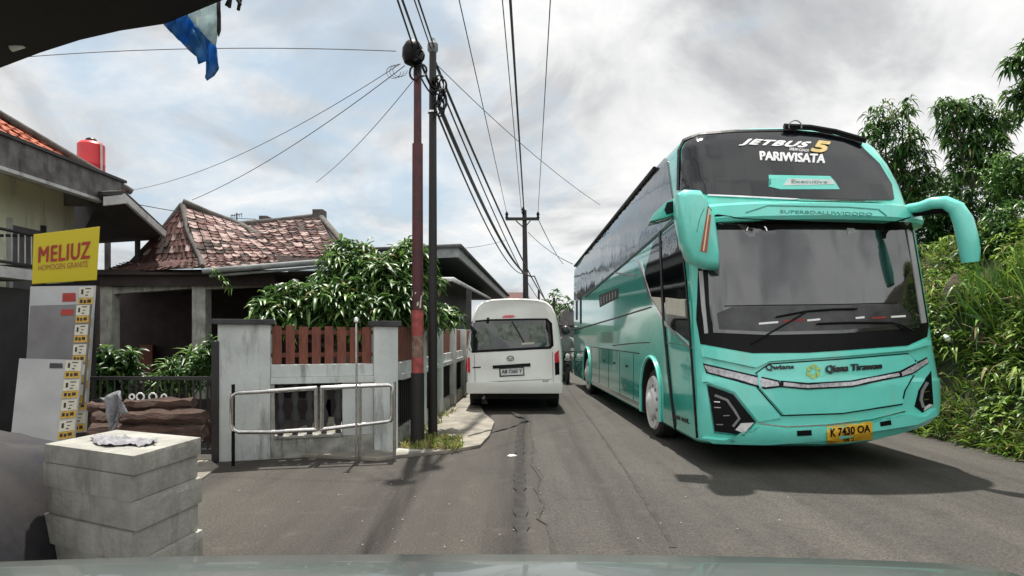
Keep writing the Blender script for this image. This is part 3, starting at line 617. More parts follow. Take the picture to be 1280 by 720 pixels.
# near mirror: a deep drooping shell
mirP = [(849, 240), (858, 234.6), (878, 235.6), (885.6, 249), (895, 267), (900, 295), (902, 321), (901, 336), (886, 335), (866, 326), (856, 301), (850, 269)]
Ym = 6.98
mb = MB(); cpx = sum(p[0] for p in mirP)/len(mirP); cpy = sum(p[1] for p in mirP)/len(mirP)
rings = [(0.80, 0.0), (0.93, 0.03), (1.0, 0.09), (1.0, 0.20), (0.96, 0.30), (0.80, 0.36)]
vv = []
for sc, dy in rings:
    for (x, y) in mirP:
        p = P(cpx+(x-cpx)*sc, cpy+(y-cpy)*sc, Ym); p.y += dy; vv.append(p)
n = len(mirP); ff = [(i*n+j, i*n+(j+1) % n, (i+1)*n+(j+1) % n, (i+1)*n+j) for i in range(len(rings)-1) for j in range(n)] + [tuple(range(n))[::-1], tuple(range(5*n, 6*n))]
mir = MB().add(vv, ff).build('mirror', M['teal'], bus, smooth=50)
mbv = bvh_of([mir])
patch(mbv, [(885, 258), (890, 259), (883.5, 316), (875, 314)], 'indicator_strip', M['amber_red'], mir, 0.006, 0.01)
strip(mbv, [(886, 262), (879, 314)], 1.6, 'indicator_glow', M['cream_stripe'], mir, 0.012, 0.008)
strip(mbv, [(884, 252), (875, 272), (871, 290)], 0.9, 'mirror_crease', M['teal_dark'], mir, 0.004, 0.006)
arm = MB().tube([P(856, 250, Ym+0.25), P(853, 250, Ym+0.7), P(851, 255, Ym+1.2)], [0.07, 0.07, 0.06], 10).build('mirror_arm', M['teal_side'], bus, smooth=60)
nose = MB()
npl = [(812, 277), (818, 266), (833, 252), (847, 245), (848, 266), (832, 272)]
vv = [P(x, y, 7.5) for x, y in npl]; nose.prism(vv, (0.05, 0.35, 0)); nose.build('mirror_fairing', M['teal_side'], bus, bevel=0.02, smooth=40)
MB().prism([P(831, 262, 7.48), P(834, 253, 7.48), P(846, 250, 7.48), P(846, 264, 7.48), P(834, 268, 7.48)], (0, 0.03, 0)).build('fairing_vent', M['black'], bus)
# far mirror: arm that sweeps out and down
cs = [(1136, 261, 7.25), (1150, 259, 7.1), (1165, 254, 6.98), (1181, 253, 6.9), (1195, 260, 6.85), (1204, 276, 6.82), (1209, 296, 6.8), (1212, 314, 6.8), (1213, 328, 6.8)]
rr = [.055, .058, .065, .07, .082, .095, .10, .098, .080]
MB().tube([P(x, y, Y) for x, y, Y in cs], rr, 12).build('mirror', M['teal'], bus, smooth=60)
MB().tube([P(1143, 266, 7.2), P(1158, 264, 7.1), P(1176, 262, 7.0), P(1186, 266, 6.96)], [.045, .05, .05, .03], 8).build('mirror_arm', M['black'], bus, smooth=60)
# wipers
def wiper(arm_px, blade_px):
    a = [hit(bv, x, y, 0.05) for x, y in arm_px]; b = [hit(bv, x, y, 0.045) for x, y in blade_px]
    w = MB().tube(a, 0.011, 6).build('wiper', M['black'], bus)
    MB().tube(b, 0.012, 6).build('wiper_blade', M['black'], w)
wiper([(939, 430), (975, 409), (1006, 391)], [(969, 397), (1006, 390), (1040, 387.5), (1068, 387)])
wiper([(1137, 415), (1122, 407), (1110, 404)], [(1020, 405.5), (1060, 404), (1110, 404)])
b = [hit(bv, x, y, 0.07) for x, y in ((978, 164.5), (1010, 166), (1040, 171), (1076, 181))]
if all(b):
    w = MB().tube(b, 0.035, 8).build('wiper', M['black'], bus)
    MB().tube([q+Vector((0, -0.02, -0.03)) for q in b], 0.014, 6).build('wiper_blade', M['black'], w)
lp = [P(994+8*math.cos(a), 158-7.5*math.sin(a)*1.0, 7.75) for a in [R(x) for x in range(-20, 201, 20)]]
MB().tube(lp, 0.008, 6).build('wiper_loop', M['gutter'], bus)

# =============================================================== VAN
vanY = 12.4
van = thing('van', (0.05, vanY, 0), 'white high-roof minibus seen from behind on the road beside the wall', 'van')
prof = [(0.0, 0.34), (0.86, 0.34), (0.93, 0.42), (0.945, 0.62), (0.945, 0.95), (0.935, 1.15), (0.905, 1.40), (0.86, 1.68), (0.80, 1.92), (0.74, 2.06), (0.64, 2.15), (0.46, 2.20), (0.2, 2.215), (0, 2.22)]
full = [(x, z) for x, z in prof] + [(-x, z) for x, z in prof[-2:0:-1]]
# rear plan: v offset per height
def rear_v(z): return 0.0 if z < 1.2 else (z-1.2)*0.16 + max(0, z-2.0)*0.9
vv = []; k = len(full)
slices = [(0.90, 0.05), (0.97, 0.015), (1.0, 0.07), (1.0, 0.3), (1.0, 2.0), (1.0, 3.9), (0.95, 4.5), (0.85, 4.75)]
for sc, dy in slices:
    for x, z in full:
        zc = 1.2; wgt = rear_v(z) * max(0, 1 - dy/1.2)
        curve = 0.06*(x/0.9)**2 if dy < 0.2 else 0
        zz_ = zc+(z-zc)*(1 - (1-sc)*0.7)
        if dy > 4: zz_ = min(zz_, 2.2 - (dy-4)*1.1) if z > 1.2 else zz_
        vv.append(Vector((0.05+x*sc, vanY+dy+wgt+curve, zz_)))
ff = [(i*k+j, i*k+(j+1) % k, (i+1)*k+(j+1) % k, (i+1)*k+j) for i in range(len(slices)-1) for j in range(k)] + [tuple(range(k))[::-1], tuple(range((len(slices)-1)*k, len(slices)*k))]
vb = MB().add(vv, ff).build('body', M['van_white'], van, smooth=45)
vbv = bvh_of([vb])
patch(vbv, [(586, 407), (591, 401), (612, 399), (660, 398), (684, 398), (690, 404), (692, 432), (688, 436), (640, 438.5), (590, 441), (586, 436)], 'window_seal', M['black'], van, 0.006, 0.02, 10)
rw = patch(vbv, [(588.5, 408), (592, 403), (612, 401.5), (660, 400.5), (683, 400.5), (687.5, 405), (689, 430), (686, 433), (640, 435.5), (592, 438), (588.5, 434)], 'rear_window', M['van_glass'], van, 0.012, 0.02, 10)
patch(vbv, [(622, 406), (652, 403), (654, 420), (640, 427), (622, 422)], 'seat_seen_inside', M['seat_green'], rw, 0.016, 0.006, 10)
for q in ([(596, 414), (604, 408), (612, 411), (614, 432), (598, 433)], [(660, 404), (680, 404), (684, 428), (662, 429)]): patch(vbv, q, 'seat_seen_inside', M['seat_green'], rw, 0.016, 0.006, 10)
strip(vbv, [(640, 402), (655, 428)], 1.2, 'window_wiper', M['black'], rw, 0.03, 0.02)
strip(vbv, [(652, 430), (668, 429)], 2.4, 'window_sticker', M['sticker_white'], rw, 0.018, 0.006)
for q in ([(580.8, 444), (586.5, 446), (587.5, 470), (581, 467)],): tl = patch(vbv, [(582, 446), (587, 447), (587.5, 466), (582.3, 464)], 'tail_lamp', M['red_lamp'], van, 0.012, 0.03)
tl = patch(vbv, [(693, 443), (698.5, 438), (699.5, 468), (694, 469)], 'tail_lamp', M['black'], van, 0.010, 0.03)
patch(vbv, [(693, 442), (698.3, 438), (699.2, 452), (693.8, 454)], 'red_lens', M['red_lamp'], tl, 0.016, 0.02)
strip(vbv, [(616, 459), (640, 457.5), (663, 456)], 4.0, 'tailgate_handle', M['black'], van, 0.02, 0.03)
pl2 = patch(vbv, [(624, 460.5), (655, 459), (655.5, 469.5), (624.5, 471)], 'number_plate', M['black'], van, 0.012, 0.02)
patch(vbv, [(625.5, 461.5), (654, 460.2), (654.3, 468.3), (626, 469.6)], 'plate_face', M['plate_white'], pl2, 0.018, 0.01)
text_on(vbv, 'AB 7260 Y', [(627, 462.5), (652.5, 461.3), (652.5, 466), (627, 467)], 'plate_lettering', M['black'], pl2, 0.022, 0.004, bold=0.02)
strip(vbv, [(586, 484), (640, 482), (699, 479)], 1.0, 'bumper_joint', M['black'], van, 0.01, 0.02)
strip(vbv, [(593, 443), (594, 481)], 0.7, 'tailgate_joint', M['gutter'], van, 0.004, 0.01)
strip(vbv, [(690.5, 440), (691.5, 478)], 0.7, 'tailgate_joint', M['gutter'], van, 0.004, 0.01)
strip(vbv, [(594, 478), (640, 476), (690, 474)], 0.7, 'tailgate_joint', M['gutter'], van, 0.004, 0.01)
patch(vbv, [(627.5, 396), (632, 394.2), (641, 394), (644, 395.5), (640, 397), (629, 397.2)], 'brake_lamp', M['red_lamp'], van, 0.012, 0.02)
strip(vbv, [(591, 459.5), (601, 459)], 1.5, 'maker_lettering', M['black'], van, 0.008, 0.01)
strip(vbv, [(678, 476.5), (686, 475.8)], 1.0, 'maker_lettering', M['gutter'], van, 0.008, 0.01)
rgv = [hit(vbv, 638+4.2*math.cos(a), 448+3*math.sin(a), 0.012) for a in [R(x) for x in range(0, 360, 24)]]
em = MB().tube(rgv, 0.008, 6, closed=True); em.tube([hit(vbv, 634, 446.5, 0.012), hit(vbv, 638, 449.3, 0.012), hit(vbv, 642, 446.5, 0.012)], 0.009, 6)
em.build('badge', M['gutter'], van)
mb = MB().box((0.05-0.93, vanY-0.10, 0.36), (0.05+0.93, vanY+0.12, 0.58)); mb.build('bumper', M['van_white'], van, bevel=0.035, smooth=50)
MB().box((-0.8, vanY+0.3, 0.22), (0.9, vanY+4.4, 0.42)).build('chassis', M['black_matte'], van)
MB().tube([P(610, 398, vanY+0.1)+Vector((0, 0, 0.0)), P(610, 401, vanY+0.05)], 0.03, 8).build('rear_camera', M['black'], van)
for sx in (-1, 1):
    for vy in (0.95, 3.8):
        w = MB().lathe((0.05+sx*0.80, vanY+vy, 0.33), (sx, 0, 0), [(0.18, -0.11), (0.31, -0.11), (0.33, -0.08), (0.33, 0.08), (0.31, 0.11), (0.2, 0.11)], 24).build('wheel', M['rubber'], van, smooth=35)
        MB().lathe((0.05+sx*0.80, vanY+vy, 0.33), (sx, 0, 0), [(0.2, 0.08), (0.2, 0.115), (0.05, 0.09)], 20).build('rim', M['gutter'], w, smooth=35)
MB().tube([(-0.55, vanY-0.02, 0.27), (-0.55, vanY+0.8, 0.27)], 0.03, 8).build('exhaust_pipe', M['gutter'], van)

# =============================================================== FRONT BOUNDARY WALL
class VP:   # vertical plane through two ground points
    def __init__(s, a, b):
        s.a = Vector((a[0], a[1], 0)); s.d = (Vector((b[0], b[1], 0))-s.a); s.len = s.d.length; s.d.normalize(); s.n = Vector((s.d.y, -s.d.x, 0))   # n faces the camera side
        if s.n.dot(CAM - s.a) < 0: s.n = -s.n
    def tz(s, px, py):
        d = raydir(px, py); k = (s.a-CAM).dot(s.n)/d.dot(s.n); p = CAM+d*k; return (p-s.a).dot(s.d), p.z
    def w(s, t, z, out=0.0): return s.a + s.d*t + Vector((0, 0, z)) + s.n*out
    def box(s, mb, t0, t1, z0, z1, o0, o1, mi=0):
        vv = [s.w(t, z, o) for z in (z0, z1) for (t, o) in ((t0, o0), (t1, o0), (t1, o1), (t0, o1))]
        return mb.add(vv, [(0, 3, 2, 1), (4, 5, 6, 7), (0, 1, 5, 4), (1, 2, 6, 5), (2, 3, 7, 6), (3, 0, 4, 7)], mi)
    def pbox(s, mb, x0, y0, x1, y1, o0, o1, mi=0):
        t0, z1 = s.tz(x0, y0); t1, z0 = s.tz(x1, y1); return s.box(mb, t0, t1, max(z0, 0), z1, o0, o1, mi)
fw_ = VP((-3.45, 7.5), (-1.46, 8.16))
wall = thing('boundary_wall', fw_.w(1.0, 0), 'pale grey front garden wall with red-brown slats, set behind the steel rail', 'wall')
mb = MB(); fw_.box(mb, 0.0, 0.58, 0, 1.62, -0.5, 0.0); mb.build('pillar', M['plaster'], wall, bevel=0.012)
mb = MB(); fw_.box(mb, 1.80, 2.10, 0, 1.60, -0.30, 0.03); mb.build('pillar', M['plaster'], wall, bevel=0.012)
mb = MB(); fw_.box(mb, -0.06, 0.62, 1.622, 1.68, -0.56, 0.06); mb.build('pillar_cap', M['cap'], wall, bevel=0.01)
mb = MB(); fw_.box(mb, 1.76, 2.14, 1.602, 1.67, -0.34, 0.07); mb.build('pillar_cap', M['cap'], wall, bevel=0.01)
pn = MB()
fw_.box(pn, 0.582, 1.798, 0.98, 1.13, -0.16, -0.02)      # rails below the slats
fw_.box(pn, 0.582, 1.798, 0.90, 0.978, -0.16, 0.015)
fw_.box(pn, 1.42, 1.798, 0.24, 0.898, -0.16, -0.03)      # blank plaster panel
pn.build('panel', M['plaster'], wall, bevel=0.008)
pn = MB(); fw_.box(pn, 0.582, 1.798, 0.0, 0.238, -0.18, 0.0); fw_.box(pn, 0.582, 0.625, 0.24, 0.898, -0.16, 0.0); fw_.box(pn, 0.627, 1.418, 0.24, 0.27, -0.16, 0.02)
pn.build('plinth', M['plaster_dirty'], wall, bevel=0.006)
for k in range(5):
    bl = MB(); t = 0.69+k*0.17; c = fw_.w(t, 0.27, -0.09)
    bl.lathe(c, (0, 0, 1), [(0.035, 0), (0.035, 0.03), (0.02, 0.05), (0.05, 0.16), (0.055, 0.22), (0.022, 0.34), (0.05, 0.45), (0.03, 0.56), (0.04, 0.62)], 10)
    bl.build('baluster', M['cap'], wall, smooth=40)
sl = MB()
for k in range(8):
    t0 = 0.60+k*0.152; h = 1.60 + rnd.uniform(-0.012, 0.012); fw_.box(sl, t0, t0+0.105, 1.135, h, -0.10, -0.075)
for z in (1.22, 1.50): fw_.box(sl, 0.582, 1.798, z, z+0.05, -0.14, -0.105)
sl.build('slats', M['slat'], wall)
# side wall along the road
sw = VP((-1.46, 8.16), (-0.25, 34.0))
sidew = thing('boundary_wall', sw.w(3, 0), 'long grey side wall with brown slats running along the road behind the poles', 'wall')
pn = MB(); sw.box(pn, 0.302, 26, 0.98, 1.13, -0.16, -0.02); sw.box(pn, 0.302, 26, 0.90, 0.978, -0.16, 0.01); pn.build('panel', M['plaster'], sidew)
pn = MB(); sw.box(pn, 0.302, 26, 0, 0.25, -0.18, 0.0); pn.build('plinth', M['plaster_dirty'], sidew)
tpos = [1.7, 3.4, 5.2, 7.0, 9.0, 11.5, 14, 17, 20]
for t in tpos:
    mb = MB(); sw.box(mb, t, t+0.22, 0, 1.62, -0.22, 0.03); mb.build('pillar', M['plaster'], sidew, bevel=0.01)
sl = MB(); t = 0.31
while t < 20:
    if not any(p-0.12 < t < p+0.22 for p in tpos): sw.box(sl, t, t+0.10, 1.135, 1.60, -0.10, -0.075)
    t += 0.135
for z in (1.22, 1.5): sw.box(sl, 0.302, 20, z, z+0.05, -0.14, -0.105)
sl.build('slats', M['slat'], sidew)
bl = MB(); t = 0.36
while t < 20: bl.tube([sw.w(t, 0.25, -0.09), sw.w(t, 0.9, -0.09)], 0.012, 6); t += 0.12
bl.build('window_bars', M['iron'], sidew)
mb = MB(); sw.box(mb, 0.31, 20, 0.25, 0.9, -0.155, -0.14); mb.build('dark_backing', M['house_dark'], sidew)

# =============================================================== STEEL RAIL in front of the wall
rail = thing('guard_rail', G(392, 575), 'polished steel pipe rail standing before the pale garden wall', 'railing')
fr = VP((-3.30, 7.28), (-1.32, 7.72))
def rp(px, py): t, z = fr.tz(px, py); return fr.w(t, z)
MB().tube([rp(396, 485), rp(320, 490), rp(296, 491), rp(291, 494), rp(290, 500), rp(290, 530), rp(292, 537), rp(298, 540), rp(340, 540), rp(396, 537)], 0.026, 10).build('pipe_loop', M['steel'], rail, smooth=60)
MB().tube([rp(401, 485), rp(486, 481), rp(490, 483), rp(490, 495), rp(490, 520), rp(488, 526), rp(483, 527), rp(401, 537)], 0.026, 10).build('pipe_loop', M['steel'], rail, smooth=60)
MB().tube([rp(395, 484), rp(396, 539)], 0.026, 10).build('upright', M['steel'], rail, smooth=60)
MB().tube([rp(402, 484), rp(402, 539)], 0.026, 10).build('upright', M['steel'], rail, smooth=60)
for x in (291.5, 493, 450):
    b = rp(x, 500); MB().tube([(b.x, b.y, 0.0), (b.x, b.y, 0.45 if x != 450 else 0.5), (b.x, b.y, 0.93 if x != 450 else 0.91)], 0.02, 8).build('post', M['steel' if x > 300 else 'black'], rail, smooth=60)
b = fr.w(*fr.tz(447, 500)); pole = MB().tube([(b.x, b.y-0.06, 0), (b.x, b.y-0.06, 1.63)], 0.014, 8); pole.lathe((b.x, b.y-0.06, 1.63), (0, 0, 1), [(0.01, 0), (0.035, 0.02), (0.035, 0.05), (0.01, 0.075)], 12)
tag(top(pole.build('thin_pole', M['steel'], smooth=50), (b.x, b.y-0.06, 0)), 'thin grey metal rod with a ball top standing by the slatted wall', 'pole')

# =============================================================== UTILITY POLES
def pole(name, base, top_z, r0, r1, mats, label, bands=()):
    t = thing(name, base, label, 'utility pole')
    bx_, by_ = base[0], base[1]
    if not bands:
        MB().tube([(bx_, by_, 0), (bx_, by_, top_z*0.55), (bx_, by_, top_z)], [r0, (r0+r1)/2, r1], 14).build('shaft', mats, t, smooth=60)
    else:
        for i, (z0, z1, a, b2, m) in enumerate(bands):
            MB().tube([(bx_, by_, z0), (bx_, by_, z1-0.001)], [a, b2], 14).build('shaft' if i == 0 else 'painted_band', m, t, smooth=60)
    return t
rb = Vector(((522-640)/F*8.35, 8.35, 0))
zpx = lambda py, Y: CZ-(py-HZ)/F*Y
redp = pole('utility_pole', rb, 5.2, 0.09, 0.05, None, 'maroon steel utility pole with faded red band, left of the black one', [
    (0, zpx(466, 8.35), 0.092, 0.088, M['black_pole']), (zpx(466, 8.35), zpx(447, 8.35), 0.080, 0.080, M['pole_band']), (zpx(447, 8.35), zpx(420, 8.35), 0.079, 0.078, M['pole_tan']),
    (zpx(420, 8.35), zpx(388, 8.35), 0.079, 0.078, M['pole_band']), (zpx(388, 8.35), zpx(180, 8.35), 0.074, 0.070, M['red_pole']), (zpx(180, 8.35), zpx(95, 8.35), 0.052, 0.050, M['red_pole']), (zpx(95, 8.35), zpx(62, 8.35), 0.055, 0.05, M['black'])])
# a torn poster on the red pole
mb = MB()
for k in range(9):
    a = R(200+rnd.uniform(0, 140)); zc = zpx(rnd.uniform(368, 386), 8.35); w_ = rnd.uniform(.2, .45); h_ = rnd.uniform(.03, .09)
    q = [rb+Vector((math.cos(a+da)*0.078, math.sin(a+da)*0.078, zc+dz)) for da, dz in ((0, 0), (w_, 0.01), (w_*1.1, h_), (0.05, h_*0.8))]; mb.add(q, [(0, 1, 2, 3)])
mb.build('torn_poster', M['sticker_white'], redp, fix=False)
kb = Vector(((541-640)/F*9.0, 9.0, 0))
blackp = pole('utility_pole', kb, zpx(62, 9), 0.068, 0.05, M['black_pole'], 'black steel utility pole wrapped in coiled cables beside the maroon one')
MB().lathe(kb+Vector((0, 0, zpx(66, 9))), (0, 0, 1), [(0.05, 0), (0.075, 0.03), (0.075, 0.12), (0.04, 0.16), (0.03, 0.2)], 12).build('cable_cap', M['gutter'], blackp, smooth=40)
MB().lathe(kb+Vector((0, 0, zpx(142, 9))), (0, 0, 1), [(0.06, 0), (0.072, 0.005), (0.072, 0.03), (0.06, 0.035)], 14).build('steel_strap', M['chrome'], blackp, smooth=40)
# splice closure on the red pole
cp = P(514, 68, 8.3); MB().lathe(cp+Vector((0.02, 0, -0.13)), (0, 0, 1), [(0.03, -0.02), (0.11, 0.02), (0.14, 0.10), (0.135, 0.2), (0.09, 0.28), (0.03, 0.32)], 16).build('splice_closure', M['black'], redp, smooth=40)
mb = MB()
for k in range(7):
    x, y, r_ = rnd.uniform(515, 530), rnd.uniform(62, 92), rnd.uniform(3, 7)
    mb.tube([P(x+r_*math.cos(a), y+r_*1.3*math.sin(a), 8.25+0.06*math.sin(a*2+k)) for a in [R(q) for q in range(0, 360, 30)]], 0.014, 5, closed=True)
mb.build('cable_tangle', M['wire'], redp, smooth=60)
mb = MB()
for k in range(16):
    x, y, r_ = 548+rnd.uniform(-5, 5), rnd.uniform(102, 142), rnd.uniform(2.5, 6)
    mb.tube([P(x+r_*math.cos(a)+(y-100)*0.06, y+r_*1.9*math.sin(a), 8.9+0.08*math.sin(a*2+k)) for a in [R(q) for q in range(0, 360, 30)]], 0.012, 5, closed=True)
mb.build('cable_tangle', M['wire'], blackp, smooth=60)
mb = MB()
for k in range(3):
    mb.tube([P(500-k*3+9*math.cos(a)-k, 88+8*math.sin(a)+k, 8.3) for a in [R(q) for q in range(0, 300, 25)]], 0.004, 4)
mb.build('loose_loop', M['wire_grey'], redp)
# concrete line pole with cross-arm in the distance
Yp = 32.0; pb = Vector(((658.5-640)/F*Yp, Yp, 0))
lp_ = thing('line_pole', pb, 'slim line pole with a single cross-arm rising behind the white van', 'utility pole')
MB().tube([pb, Vector((pb.x-0.12, Yp, zpx(263, Yp)))], [0.17, 0.11], 12).build('shaft', M['black_pole'], lp_, smooth=60)
MB().box((P(632, 275.5, Yp-.15).x, Yp-0.2, zpx(276, Yp)), (P(674, 275, Yp-.15).x, Yp-0.08, zpx(272.5, Yp))).build('cross_arm', M['black_pole'], lp_)
MB().tube([P(645, 276, Yp-.1), P(654, 284, Yp-.1)], 0.03, 6).build('brace', M['black_pole'], lp_); MB().tube([P(663, 276, Yp-.1), P(656, 284, Yp-.1)], 0.03, 6).build('brace', M['black_pole'], lp_)
for x in (633.5, 672.5, 654): MB().lathe(P(x, 272 if x != 654 else 266, Yp-.14), (0, 0, 1), [(0.03, -0.1), (0.09, 0), (0.05, 0.08), (0.09, 0.16), (0.05, 0.26), (0.02, 0.3)], 10).build('insulator', M['black'], lp_, smooth=40)
# small poles farther along the road
for i, (x, y0, y1, Y) in enumerate([(673.5, 362, 440, 48), (692.5, 372, 450, 40)]):
    t = MB().tube([Vector(((x-640)/F*Y, Y, 0)), P(x, y0, Y)], [0.11, 0.08], 8).build('street_pole', M['black_pole'], smooth=60); top(t, ((x-640)/F*Y, Y, 0))
    tag(t, ('far slim pole just right of the cross-arm pole above the van' if i == 0 else 'far slim pole standing between the van and the coach'), 'utility pole')

# =============================================================== WIRES
def wire(a, b, sag, r, m, label, n=24):
    a, b = Vector(a), Vector(b); pts = [a.lerp(b, i/n)+Vector((0, 0, -4*sag*(i/n)*(1-i/n))) for i in range(n+1)]
    o = MB().tube(pts, r, 5).build('overhead_wire', M[m], smooth=60); top(o, a); tag(o, label, 'wire', 'wires strung over the road'); return o
def ext(px0, py0, Y0, px1, py1, Y1, k):   # extend the wire beyond the first point so it passes over the camera
    a, b = P(px0, py0, Y0), P(px1, py1, Y1); return a+(a-b)*k, b
a, b = ext(638, 0, 12.4, 655, 264, Yp, .55); wire(a, b, 0.0, 0.030, 'wire', 'thickest black wire, middle of those ending on the cross-arm pole')
a, b = ext(628, 0, 12.4, 652, 266, Yp, .55); wire(a, b, 0.0, 0.012, 'wire', 'thin wire just left of the thickest black wire')
a, b = ext(574, 0, 12.4, 633.5, 266, Yp, .55); wire(a, b, 0.0, 0.012, 'wire', 'thin wire ending at the left end of the cross-arm')
a, b = ext(688, 0, 12.4, 672.5, 266, Yp, .55); wire(a, b, 0.0, 0.012, 'wire', 'thin wire ending at the right end of the cross-arm')
a, b = ext(497, 0, 6.6, 517, 60, 8.3, .6); wire(a, b, 0.0, 0.012, 'wire', 'leftmost thick cable coming down to the maroon pole top')
a, b = ext(503, 0, 6.6, 525, 62, 8.3, .6); wire(a, b, 0.0, 0.014, 'wire', 'thick twisted cable right beside the leftmost one at the maroon pole')
a, b = ext(518, 0, 7.2, 539, 62, 9.0, .6); wire(a, b, 0.0, 0.009, 'wire', 'thin cable coming down to the black pole top, left one of two')
a, b = ext(523, 0, 7.2, 543, 60, 9.0, .6); wire(a, b, 0.0, 0.012, 'wire', 'thicker cable coming down to the black pole top, right one of two')
wire(P(525, 75, 8.3), P(541, 112, 9), 0.02, 0.018, 'wire', 'short thick cable between the tops of the maroon and black poles')
wire(P(524, 92, 8.3), P(540, 118, 9), 0.03, 0.012, 'wire', 'short slack cable below the thick one between the two near poles')
wire(P(544, 78, 9), P(700, 392, 45), 0.8, 0.022, 'wire', 'cable from the black pole top running far down the road, upper line')
wire(P(545, 95, 9), P(690, 385, 45), 0.9, 0.014, 'wire', 'thin cable below the upper line from the black pole')
wire(P(550, 135, 9), P(668, 345, Yp), 0.7, 0.034, 'wire', 'heavy cable bundle from the coiled cables down past the line pole')
wire(P(548, 145, 9), P(660, 340, Yp), 0.8, 0.016, 'wire', 'lowest thin cable of the bundle leaving the coiled cables')
wire(P(668, 345, Yp), P(704, 404, 60), 0.5, 0.03, 'wire', 'heavy cable continuing beyond the line pole to the far end')
wire(P(545, 80, 9), P(750, 256, 14), 0.12, 0.006, 'wire_grey', 'faint grey wire crossing right from the black pole toward the coach')
wire(P(0, 74, 9.5), P(495, 64, 8.3), -0.09, 0.006, 'wire_grey', 'long level grey wire running left from the maroon pole behind the torn tarp')
wire(P(240, 250, 13), P(506, 82, 8.3), 0.15, 0.006, 'wire_grey', 'slack grey service wire from the maroon pole to the tiled roof')
wire(P(150, 240, 14), P(500, 80, 8.3), 0.3, 0.005, 'wire_grey', 'faint upper service wire from the maroon pole to the cream building')
wire(P(395, 228, 13), P(517, 100, 8.3), 0.1, 0.005, 'wire_grey', 'short steep grey wire from the maroon pole toward the chimney')
wire(P(170, 255, 12), P(320, 274, 14), 0.05, 0.008, 'wire_grey', 'low wire passing behind the peak of the tiled roof')
wire(P(660, 290, Yp), P(716, 330, 25), 0.15, 0.018, 'wire_grey', 'grey cable from the line pole across to the rear of the coach')
wire(P(672, 272, Yp), P(704, 330, 50), 0.2, 0.022, 'wire_grey', 'grey wire dropping away beyond the right end of the cross-arm')
wire(P(548, 312, 18), P(632, 300, Yp), 0.1, 0.010, 'wire_grey', 'faint level wire from the dark roof to the line pole')

# =============================================================== TILED ROOFS
def tiles(mb, bl_, br_, tr_, tl_, tw=0.165, th=0.16, mi=(0, 1, 2), wts=(5, 4, 1), lift=0.022, seed=1):
    r = random.Random(seed); bl_, br_, tr_, tl_ = map(Vector, (bl_, br_, tr_, tl_))
    nrm = (br_-bl_).cross(tl_-bl_ if (tl_-bl_).length > 0.01 else tr_-bl_).normalized()
    if nrm.z < 0: nrm = -nrm
    H_ = ((tl_+tr_)/2-(bl_+br_)/2).length; rows = max(1, int(H_/th))
    mb.add([bl_, br_, tr_, tl_], [(0, 1, 2, 3)], mi[0])
    for j in range(rows):
        a0, a1 = j/rows, min(1, (j+1.15)/rows)
        L0, R0, L1, R1 = bl_.lerp(tl_, a0), br_.lerp(tr_, a0), bl_.lerp(tl_, a1), br_.lerp(tr_, a1)
        n = max(1, int((R0-L0).length/tw)); sh = (j % 2)*0.5
        for i in range(n):
            q0, q1 = (i+0.04)/n, (i+0.94)/n; l = lift*(1+r.uniform(-.35, .8)); jt = r.uniform(-.02, .02)
            A, B, Cc, D = L0.lerp(R0, q0)+nrm*(l+jt*.3), L0.lerp(R0, q1)+nrm*(l-jt*.3), L1.lerp(R1, q1)+nrm*0.006, L1.lerp(R1, q0)+nrm*0.006
            Mi = (A+B)/2-nrm*0.022; Mt = (Cc+D)/2-nrm*0.008
            m = r.choices(mi, wts)[0]
            mb.add([A, Mi, B, Cc, Mt, D, A-nrm*0.022, B-nrm*0.022], [(0, 1, 4, 5), (1, 2, 3, 4), (0, 6, 1), (1, 7, 2)], m)
TM = [M['tile_red'], M['tile_grey'], M['tile_dark']]
hs = thing('tiled_house', (-5.6, 12, 0), 'old low house with a steep weathered clay-tile roof and a dark porch', 'house')
mb = MB()
A_ = P(228, 256, 12.9); hipL = P(166, 328, 12.6); cor = P(250, 322, 11.5); rid2 = P(300, 281, 13.5); rid3 = P(334, 300, 12.6); eR = P(345, 321, 11.2)
tiles(mb, hipL, cor, A_+Vector((.02, 0, 0)), A_, mi=(0, 2, 1, 2), wts=(7, 2, 1, 0), seed=2)  # shaded face: its darkness is put into the tile mix
tiles(mb, cor, eR, rid2, A_, wts=(4, 5, 2), seed=3)  # sunlit face: its light is put in as more pale tiles
tiles(mb, eR, P(424, 321, 10.9), P(399, 271, 14), P(300, 281, 13.6), wts=(4, 5, 2), seed=4)
mb.add([P(340, 336, 10.95), P(426, 329, 10.85), P(424, 320, 10.95), eR+Vector((0, 0, .03))], [(0, 1, 2, 3)], 2)
mb.add([P(424, 321, 10.9), P(399, 271, 14), P(450, 330, 16)], [(0, 1, 2)], 2)
tiles(mb, P(122, 341, 11.6), P(252, 335, 11.0), cor, P(166, 326, 12.6), tw=.16, th=.08, mi=(0, 2, 1, 2), wts=(4, 4, 1, 0), seed=5)
tiles(mb, P(252, 335, 11.0), P(350, 330, 10.85), eR, cor, tw=.16, th=.08, seed=6)
mb.add([A_, rid2, P(230, 300, 17)], [(0, 1, 2)], 2); mb.add([P(300, 281, 13.6), P(399, 271, 14), P(380, 300, 18), P(300, 300, 18)], [(0, 1, 2, 3)], 2)
roof = mb.build('roof', TM, hs, fix=False)
rd = MB()
rd.tube([hipL, P(200, 292, 12.8), A_], .06, 8); rd.tube([A_, P(234, 288, 12.2)-Vector((0, -.03, .02)), cor+Vector((0, 0, .0)), P(253, 333, 11.0)], [.06, .05, .045, .045], 8)
